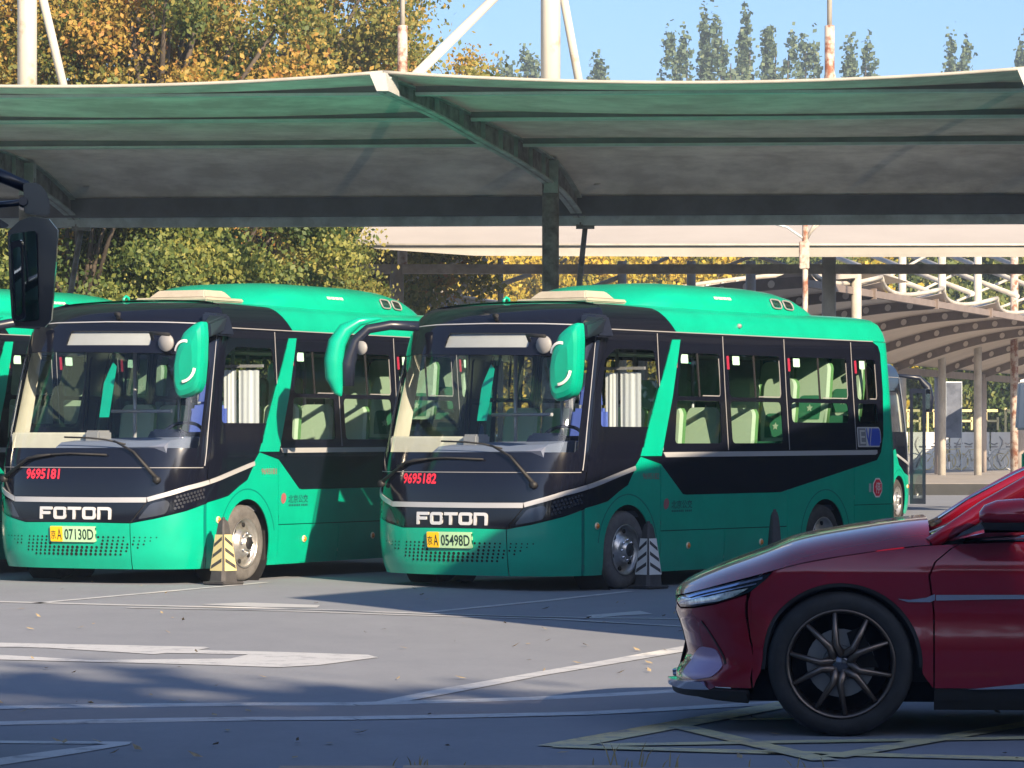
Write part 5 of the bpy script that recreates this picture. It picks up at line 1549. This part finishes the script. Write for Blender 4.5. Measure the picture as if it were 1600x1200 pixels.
bd = empty('display_case', (*at(1490, 700, 128).xy, .3)); tag(bd, 'tall glazed display case between two columns', 'display case')
m = MB(); m.box(-.28, .28, -.06, .06, 1.2, 3.2); m.build('panel', 'poster', bd)
m = MB(); m.box(-.30, -.28, -.08, .08, 0, 3.25); m.box(.28, .30, -.08, .08, 0, 3.25); m.box(-.28, .28, -.08, .08, 3.2, 3.25); m.build('frame', 'gutter_steel', bd)
def bike(u, Y, col, flip, label):
    r = empty('bicycle', (*at(u, 740, Y).xy, .3), math.radians(rw.choice((-25, 10, 30, 160)))); tag(r, label, 'bicycle', 'bicycles parked along the painted wall')
    for x in (-.5, .5):
        m = MB(); m.tube([(x + .30 * math.cos(t), 0, .32 + .30 * math.sin(t)) for t in [k * math.pi / 10 for k in range(21)]], .022, 6, cap=False); m.build('wheel', col, r)
    m = MB(); m.tube([(-.5, 0, .32), (-.15, 0, .75), (.38, 0, .80), (.5, 0, .32)], .022, 6); m.tube([(-.15, 0, .75), (-.05, 0, .32), (.38, 0, .75)], .022, 6); m.build('frame', col, r)
    m = MB(); m.tube([(.34, -.25, 1.0), (.38, 0, .95), (.34, .25, 1.0)], .025, 6); m.build('handlebar', 'wall_line', r)
    m = MB(); m.box(-.28, -.04, -.07, .07, .84, .90); m.build('saddle', 'wall_line', r)
names = ['first', 'second', 'third', 'fourth', 'fifth', 'sixth', 'seventh', 'eighth']
for k, (u, c) in enumerate(((1448, 'bike_white'), (1466, 'bike_yellow'), (1486, 'bike_yellow'), (1502, 'bike_white'), (1520, 'bike_yellow'), (1541, 'bike_white'), (1560, 'bike_white'), (1584, 'bike_yellow'))):
    bike(u, 131 + .3 * (k % 3), c, k % 2, '%s bicycle, %s from the left of the row along the painted wall' % (c.split('_')[1], names[k]))
# grey truck mirror that reaches in at the right edge
tm = empty('truck_mirror', (*at(1604, 640, 50).xy, 0)); tag(tm, 'pale grey mirror on a pole at the right edge of the picture', 'mirror')
X0 = at(1604, 640, 50).x
m = MB(); m.tube([(.02, 0, 0), (.02, 0, 2.5)], .03, 8); m.build('pole', 'gutter_steel', tm)
m = MB(); m.hexa([(-.16, -.05, 1.6), (.05, -.05, 1.6), (.05, .05, 1.6), (-.16, .05, 1.6), (-.12, -.05, 2.3), (.05, -.05, 2.35), (.05, .05, 2.35), (-.12, .05, 2.3)]); m.build('housing', 'white', tm, bevel=.03)
m = MB(); m.box(-.06, .12, -.1, .1, .95, 1.28); m.build('side_lamp', 'green', tm, bevel=.02)

# ------------------------------------------------------------------ cones
mat('cone_yellow', (.55, .48, .24), .5); mat('cone_white', (.74, .74, .72), .5); mat('cone_body', (.05, .048, .052), .65, noise=.2, nscale=10)
def cone(loc, h, rot, refl, label, slim=1.0):
    r = empty('traffic_cone', loc, rot); tag(r, label, 'traffic cone', 'square traffic cones guarding the bays')
    b0, b1 = .108 * slim, .042 * slim
    zb = .045
    m = MB(); m.box(-.15 * slim, .15 * slim, -.15 * slim, .15 * slim, .004, .035); m.build('base', 'cone_body', r, bevel=.012)
    def hw(z): return b0 + (b1 - b0) * (z - zb) / (h - zb)
    m = MB()
    rows = []
    for z, k in ((.03, 1.08), (zb, 1), (h * .80, 1), (h * .93, .92), (h * .985, .7), (h, .3)):
        w_ = hw(min(z, h)) * k; c = .72
        rows.append([(sx * w_ * a, sy * w_ * b, z) for sx, sy, a, b in ((-1, -1, c, 1), (1, -1, c, 1), (1, -1, 1, c), (1, 1, 1, c), (1, 1, c, 1), (-1, 1, c, 1), (-1, 1, 1, c), (-1, -1, 1, c))])
    v = [p for q in rows for p in q]
    m.add(v, [(i * 8 + j, i * 8 + (j + 1) % 8, (i + 1) * 8 + (j + 1) % 8, (i + 1) * 8 + j) for i in range(len(rows) - 1) for j in range(8)]); m.add(rows[-1], [tuple(range(8))])
    m.build('body', 'cone_body', r, bevel=.004)
    m = MB(); m.tube([(0, 0, h - .02), (0, 0, h + .02)], [.022, .016], 8); m.build('tip', 'cone_body', r)
    if refl:
        z0, z1 = h * .22, h * .77
        for f in range(4):
            R = Matrix.Rotation(f * math.pi / 2, 3, 'Z')
            def fp(t, z, o=.004): w_ = hw(z); return R @ Vector((t * w_ * .86, -w_ - o, z))
            m = MB(); m.add([fp(-1, z0), fp(1, z0), fp(1, z1), fp(-1, z1)], [(0, 1, 2, 3)]); pn = m.build('reflector', refl, r, fix=False)
            up = 1 if f % 2 else -1
            for k in range(3):
                zc = z0 + (z1 - z0) * (.20 + .30 * k); d = (z1 - z0) * .10 * up; t_ = (z1 - z0) * .052
                m = MB(); m.add([fp(-.88, zc - d - t_, .006), fp(.88, zc + d - t_, .006), fp(.88, zc + d + t_, .006), fp(-.88, zc - d + t_, .006)], [(0, 1, 2, 3)]); m.build('chevron_stripe', 'cone_body', pn, fix=False)
p = ground_at(349, 914); cone((p.x, p.y, p.z), .645, math.radians(50), 'cone_yellow', 'sunlit square cone with yellow chevron panels beside the front wheel of the left minibus')
p = ground_at(1013, 920); cone((p.x, p.y, p.z), .645, math.radians(42), 'cone_white', 'shaded square cone with white chevron panels beside the front wheel of the shaded minibus')
p = Vector((2.69, 36.05, 0)); cone((p.x, p.y, p.z), .735, math.radians(20), None, 'slim dark cone without panels rising behind the red car bonnet', .8)

# ------------------------------------------------------------------ tall depot hall at the right, outside the frame; its shadow falls on the near minibus
mat('render_wall', (.035, .042, .055), .85, noise=.1, nscale=1.5)
mat('roof_metal', (.25, .27, .30), .5)
hall = empty('depot_hall', (3.72, 21.35, 0), math.radians(67.5)); tag(hall, 'tall dark-clad depot hall beyond the right edge', 'building')
m = MB(); m.box(0, 11.6, -6, 0, 0, 5.55); m.build('wall', 'render_wall', hall)
m = MB(); m.box(-.01, 11.61, -6.01, .01, 5.55, 5.70); m.build('roof', 'roof_metal', hall)
for k in range(4):
    m = MB(); m.box(1 + k * 2.7, 2.6 + k * 2.7, .002, .05, 1.4, 3.2); wi = m.build('window', 'trim', hall)
    m = MB(); m.box(1.08 + k * 2.7, 2.52 + k * 2.7, .051, .06, 1.48, 3.12); m.build('pane', 'car_glass', wi)
# ------------------------------------------------------------------ trees
mat('bark', (.075, .06, .048), .9, noise=.3, nscale=6, bump=.4, bscale=10)
leafmat('leaf_autumn', [(.06, .095, .028), (.12, .145, .035), (.27, .21, .05), (.40, .26, .06), (.36, .16, .05)], .42)
leafmat('leaf_olive', [(.06, .09, .025), (.12, .14, .035), (.21, .20, .05), (.32, .27, .07)], .45)
leafmat('leaf_green', [(.04, .075, .025), (.08, .12, .035), (.16, .19, .05), (.28, .27, .07)], .42)
leafmat('leaf_yellow', [(.12, .13, .02), (.28, .23, .025), (.42, .31, .03), (.48, .34, .05)])
leafmat('leaf_poplar', [(.05, .085, .055), (.09, .13, .075), (.14, .18, .10)])
def tree_meshes(name, h, trunk_h, rx, rz, n_clump, n_leaf, leaf, matn, seed, clump=.55, lean=.0, columnar=False):
    """trunk with limbs, and a crown of leaf-sized faces gathered in clumps"""
    R = random.Random(seed)
    t = MB()
    t.tube([(0, 0, 0), (.05, .03, trunk_h * .5), (.0, .05, trunk_h), (.1 * rx, 0, h * .72)], [.022 * h, .017 * h, .013 * h, .004 * h], 8)
    cz = trunk_h + (h - trunk_h) * .52
    clumps = []
    for i in range(n_clump):
        while True:
            x, y, z = (R.uniform(-1, 1) for _ in range(3))
            d = x * x + y * y + z * z
            if .12 < d < 1: break
        k = (1 + .22 * math.sin(5 * math.atan2(y, x) + seed) + .12 * R.uniform(-1, 1))
        c = Vector((x * rx * k, y * rx * k, cz + z * rz * (1 + .1 * R.uniform(-1, 1))))
        if columnar: c.x *= (1 - .55 * max(0, z)); c.y *= (1 - .55 * max(0, z))
        clumps.append((c, clump * R.uniform(.55, 1.25), R.random()))
        if i % 3 == 0:
            b = Vector((0, 0, trunk_h * .8 + (c.z - trunk_h * .8) * .35)); mid = b.lerp(c, .55) + Vector((0, 0, .08 * rz))
            t.tube([b, mid, c], [.009 * h, .005 * h, .002 * h], 5)
    vs_, fs, tint = [], [], []
    for i in range(n_leaf):
        c, cr, tb = clumps[R.randrange(n_clump)]
        d = Vector((R.gauss(0, 1), R.gauss(0, 1), R.gauss(0, .8))); d = d * (cr * .52)
        p = c + d
        a = Vector((R.gauss(0, 1), R.gauss(0, 1), R.gauss(0, .6))).normalized(); b = a.orthogonal(); b.rotate(Matrix.Rotation(R.random() * 6.28, 3, a))
        s = leaf * R.uniform(.5, 1.6); q = a.cross(b) * s * .32
        k = len(vs_)
        vs_ += [p - b * s * .5, p + q, p + b * s * .5, p - q]; fs.append((k, k + 1, k + 2, k + 3)); tint.append(min(1, max(0, tb * .65 + R.gauss(.17, .17))))
    me = bpy.data.meshes.new('crown'); me.from_pydata([tuple(v) for v in vs_], [], fs); me.materials.append(MATS[matn])
    at_ = me.attributes.new('tint', 'FLOAT', 'FACE'); at_.data.foreach_set('value', tint); me.update()
    return t.mesh('trunk', 'bark'), me
TM = {
    'autumn': tree_meshes('a', 12.0, 3.0, 2.6, 4.6, 120, 84000, .062, 'leaf_autumn', 3, .62),
    'autumn2': tree_meshes('a2', 11.0, 3.0, 2.4, 4.2, 112, 76000, .062, 'leaf_autumn', 8, .62),
    'olive': tree_meshes('o', 10.5, 2.6, 2.5, 4.2, 112, 80000, .062, 'leaf_olive', 5, .62),
    'low': tree_meshes('l', 6.6, 1.6, 2.0, 2.6, 95, 66000, .058, 'leaf_green', 6, .5),
    'sparse': tree_meshes('s', 8.6, 2.4, 2.0, 3.0, 70, 17000, .07, 'leaf_olive', 9, .55),
    'yellow': tree_meshes('y', 8.8, 1.6, 2.6, 3.9, 90, 30000, .15, 'leaf_yellow', 12, .8),
    'green': tree_meshes('g', 9.5, 1.4, 2.8, 4.2, 90, 30000, .15, 'leaf_green', 13, .8),
    'shade': tree_meshes('sh', 14.0, 4.0, 4.2, 4.8, 110, 16000, .32, 'leaf_olive', 21, 1.0),
}
def plant(kind, x, y, rz, s, label, group, name='tree'):
    r = empty(name, (x, y, gz(x)), rz); r.scale = (s, s, s); tag(r, label, 'tree', group)
    link_mesh('trunk', TM[kind][0], r); link_mesh('crown', TM[kind][1], r)
GA = 'autumn trees behind the parked minibuses'
plant('autumn', -9.8, 60, .3, 1.0, 'tall orange and yellow tree at the far left, behind the left mast', GA)
plant('olive', -8.0, 63, 1.2, 1.02, 'olive tree with yellowing crown just right of the left mast', GA)
plant('autumn2', -6.0, 59, 2.2, 1.0, 'orange autumn tree rising behind the left half of the canopy', GA)
plant('autumn', -4.9, 73, 3.4, 1.12, 'golden autumn tree left of the rusty pole', GA)
plant('sparse', -2.75, 73, 4.0, 1.22, 'thin half-bare tree around the rusty pole with sky showing through', GA)
plant('autumn2', -3.2, 76, 5.0, .98, 'low orange crown beside the slanting white stay', GA)
plant('low', -8.9, 54, .5, 1.0, 'bushy green tree between the left minibus roof and the canopy', GA)
plant('low', -6.5, 52.5, 2.5, 1.0, 'leafy green tree above the roof of the left minibus', GA)
plant('low', -4.75, 54, 4.4, .98, 'yellow-green tree behind the roof hatch of the left minibus', GA)
plant('sparse', -3.1, 56, 2.9, .60, 'slender sparse tree in front of the cream canopy end', GA)
plant('low', -11, 53, 1.5, 1.05, 'green tree hidden behind the leftmost minibus', GA)
GH = 'yellow trees in the row far behind the canopies'
words = ['first', 'second', 'third', 'fourth', 'fifth', 'sixth', 'seventh', 'eighth', 'ninth', 'tenth', 'eleventh', 'twelfth', 'thirteenth', 'fourteenth', 'fifteenth']
k = 0
for i in range(15):
    u = 560 + i * 58; kd = 'green' if i in (1, 8, 11, 12, 14) else 'yellow'
    plant(kd, (u - 800) / F * (142 + 5 * (i % 3)), 142 + 5 * (i % 3), i * 1.7, 1.0 + .06 * math.sin(i * 2.1), '%s tree, %s from the left in the far row' % (kd, words[i]), GH)
for i in range(7):
    u = 1400 + i * 42
    plant('green', (u - 800) / F * 152, 150 + 2 * (i % 2), i * 2.3, .95 + .08 * (i % 3), 'dark green tree, %s from the left behind the yellow fence' % words[i], 'green trees behind the painted wall')

# distant poplars: narrow leafy spires
def poplar(u_tips, Y, seed, label):
    R = random.Random(seed)
    base = at(u_tips[0][0], 700, Y)
    r = empty('poplar_tree', (base.x, Y, 0)); tag(r, label, 'tree', 'tall poplars on the skyline')
    vs_, fs, tint = [], [], []; t = MB()
    for u, v in u_tips:
        tip = at(u, v, Y); x0 = tip.x - base.x; hh = tip.z
        t.tube([(x0 * .3, 0, 0), (x0 * .7, 0, hh * .4), (x0, 0, hh * .97)], [.35, .22, .04], 6)
        lean = R.uniform(-.6, .6)
        tw = []
        for i in range(46):                    # upswept twigs carry the leaves
            f = (i + .5) / 46; z = hh * (1 - .55 * f ** 1.15)
            rad = (.12 + 1.25 * min(1, f * 1.6) ** .9) * R.uniform(.35, 1.25); a = R.random() * 6.28
            tw.append((Vector((x0 * (.55 + .45 * z / hh) + lean * (1 - f) + rad * math.cos(a), rad * math.sin(a), z)), R.uniform(.28, .62)))
        for c, q in tw:
            for i in range(int(28 * q / .45)):
                p = c + Vector((R.gauss(0, .34) * q, R.gauss(0, .34) * q, R.gauss(0, 1.15) * q))
                n = Vector((R.gauss(0, 1), R.gauss(0, 1), R.gauss(0, 1))).normalized(); b = n.orthogonal(); s = R.uniform(.18, .36); d = n.cross(b) * s * .42
                k = len(vs_); vs_ += [p - b * s * .5, p + d, p + b * s * .5, p - d]; fs.append((k, k + 1, k + 2, k + 3)); tint.append(R.random())
    me = bpy.data.meshes.new('crown'); me.from_pydata([tuple(v) for v in vs_], [], fs); me.materials.append(MATS['leaf_poplar'])
    a_ = me.attributes.new('tint', 'FLOAT', 'FACE'); a_.data.foreach_set('value', tint); me.update()
    link_mesh('trunk', t.mesh('trunk', 'bark'), r); link_mesh('crown', me, r)
poplar([(832, 84), (845, 100)], 255, 1, 'small poplar tip just left of the white mast')
poplar([(922, 95), (945, 112)], 255, 2, 'small poplar tip right of the white mast stay')
poplar([(1055, 56), (1074, 58), (1095, 86)], 250, 3, 'broad low poplar clump left of the tallest spires')
poplar([(1107, 30), (1128, 35), (1142, 80)], 250, 4, 'leaning poplar with two tall spires')
poplar([(1160, 24), (1172, 62)], 252, 5, 'tallest single poplar spire on the skyline')
poplar([(1194, 54), (1212, 52), (1232, 66)], 252, 6, 'poplar with two even spires right of the tallest one')
poplar([(1259, 62), (1273, 76)], 258, 7, 'thin pair of poplar spires left of the rusty mast')
poplar([(1335, 74), (1353, 70), (1322, 98)], 255, 8, 'rounded poplar just right of the rusty mast')
poplar([(1487, 72), (1503, 72)], 262, 9, 'lone small poplar far along the canopy edge')
poplar([(1592, 86), (1606, 80)], 262, 10, 'poplar tip at the right edge of the sky')
poplar([(786, 104), (800, 110)], 262, 11, 'faint poplar tip between the stay and the mast')
# park trees behind the camera; their crowns shade the near ground and the red car
for i, (x, y, s) in enumerate(((7.5, -5.5, .90), (12.5, -4.5, .86), (17.5, -5.0, .95), (22, -7, 1.05), (27, -6, 1.0), (9.8, -9.5, 1.20), (15, -11, 1.1), (20.5, -12, 1.12), (4.0, -9, .95), (31, -9, 1.1))):
    plant('shade', x, y, i * 1.1, s, 'park tree behind the camera, %s in its row' % words[i], 'park trees behind the camera')

# unseen hedges added outside the picture, to darken what the glossy bodies mirror
def hedge(loc, rz, L, H, n, label, seed):
    hd = empty('added_hedge', loc, rz); tag(hd, label, 'hedge')
    m = MB(); m.box(-L, L, -.6, .6, .1, H - .1); m.build('twigs', 'bark', hd)
    R = random.Random(seed); vs_, fs, tint = [], [], []
    for i in range(n):
        x = R.uniform(-L, L); top = R.random() < .25
        p = Vector((x, R.uniform(-.7, .7), H + R.gauss(0, .12))) if top else Vector((x, .68 + R.gauss(0, .09), R.uniform(0, H)))
        q = Vector((R.gauss(0, 1), R.gauss(0, 1), R.gauss(0, 1))).normalized(); b = q.orthogonal(); s = R.uniform(.12, .26); d = q.cross(b) * s * .5
        k = len(vs_); vs_ += [p - b * s * .5, p + d, p + b * s * .5, p - d]; fs.append((k, k + 1, k + 2, k + 3)); tint.append(R.random())
    me = bpy.data.meshes.new('foliage'); me.from_pydata([tuple(v) for v in vs_], [], fs); me.materials.append(MATS['leaf_green'])
    a_ = me.attributes.new('tint', 'FLOAT', 'FACE'); a_.data.foreach_set('value', tint); me.update(); link_mesh('foliage', me, hd)
hedge((5, -3.6, 0), 0, 60, 3.0, 16000, 'long hedge added behind the camera for dark reflections and shade', 77)
hedge((12.0, 52, 0), math.radians(85), 23, 2.4, 8000, 'hedge added beyond the right edge for dark reflections', 78)

# unseen trees added beyond the right edge, a dark backdrop for the minibus reflections
for i in range(8):
    plant('green', 25 + .25 * i + .5 * (i % 2), 36 + 5.2 * i, i * 1.9, .9 + .05 * (i % 3), 'added tree beyond the right edge, %s from the depot hall, for dark reflections' % words[i], 'trees added beyond the right edge for dark reflections')

# ------------------------------------------------------------------ thin haze volume added to lift dark tones and pale the distance
hm_ = bpy.data.materials.new('haze'); hm_.use_nodes = True
hn = hm_.node_tree.nodes; hn.remove(hn['Principled BSDF'])
pv = hn.new('ShaderNodeVolumePrincipled')
pv.inputs['Color'].default_value = (.62, .79, 1.0, 1)
pv.inputs['Density'].default_value = 0.0008
pv.inputs['Anisotropy'].default_value = 0.0
hm_.node_tree.links.new(pv.outputs[0], hn['Material Output'].inputs['Volume'])
MATS['haze'] = hm_
m = MB(); m.box(-350, 350, -90, 700, -1.0, 40)
tag(m.build('haze', 'haze', None), 'thin pale haze added over the lot to lift the dark tones', 'haze', kind='stuff')
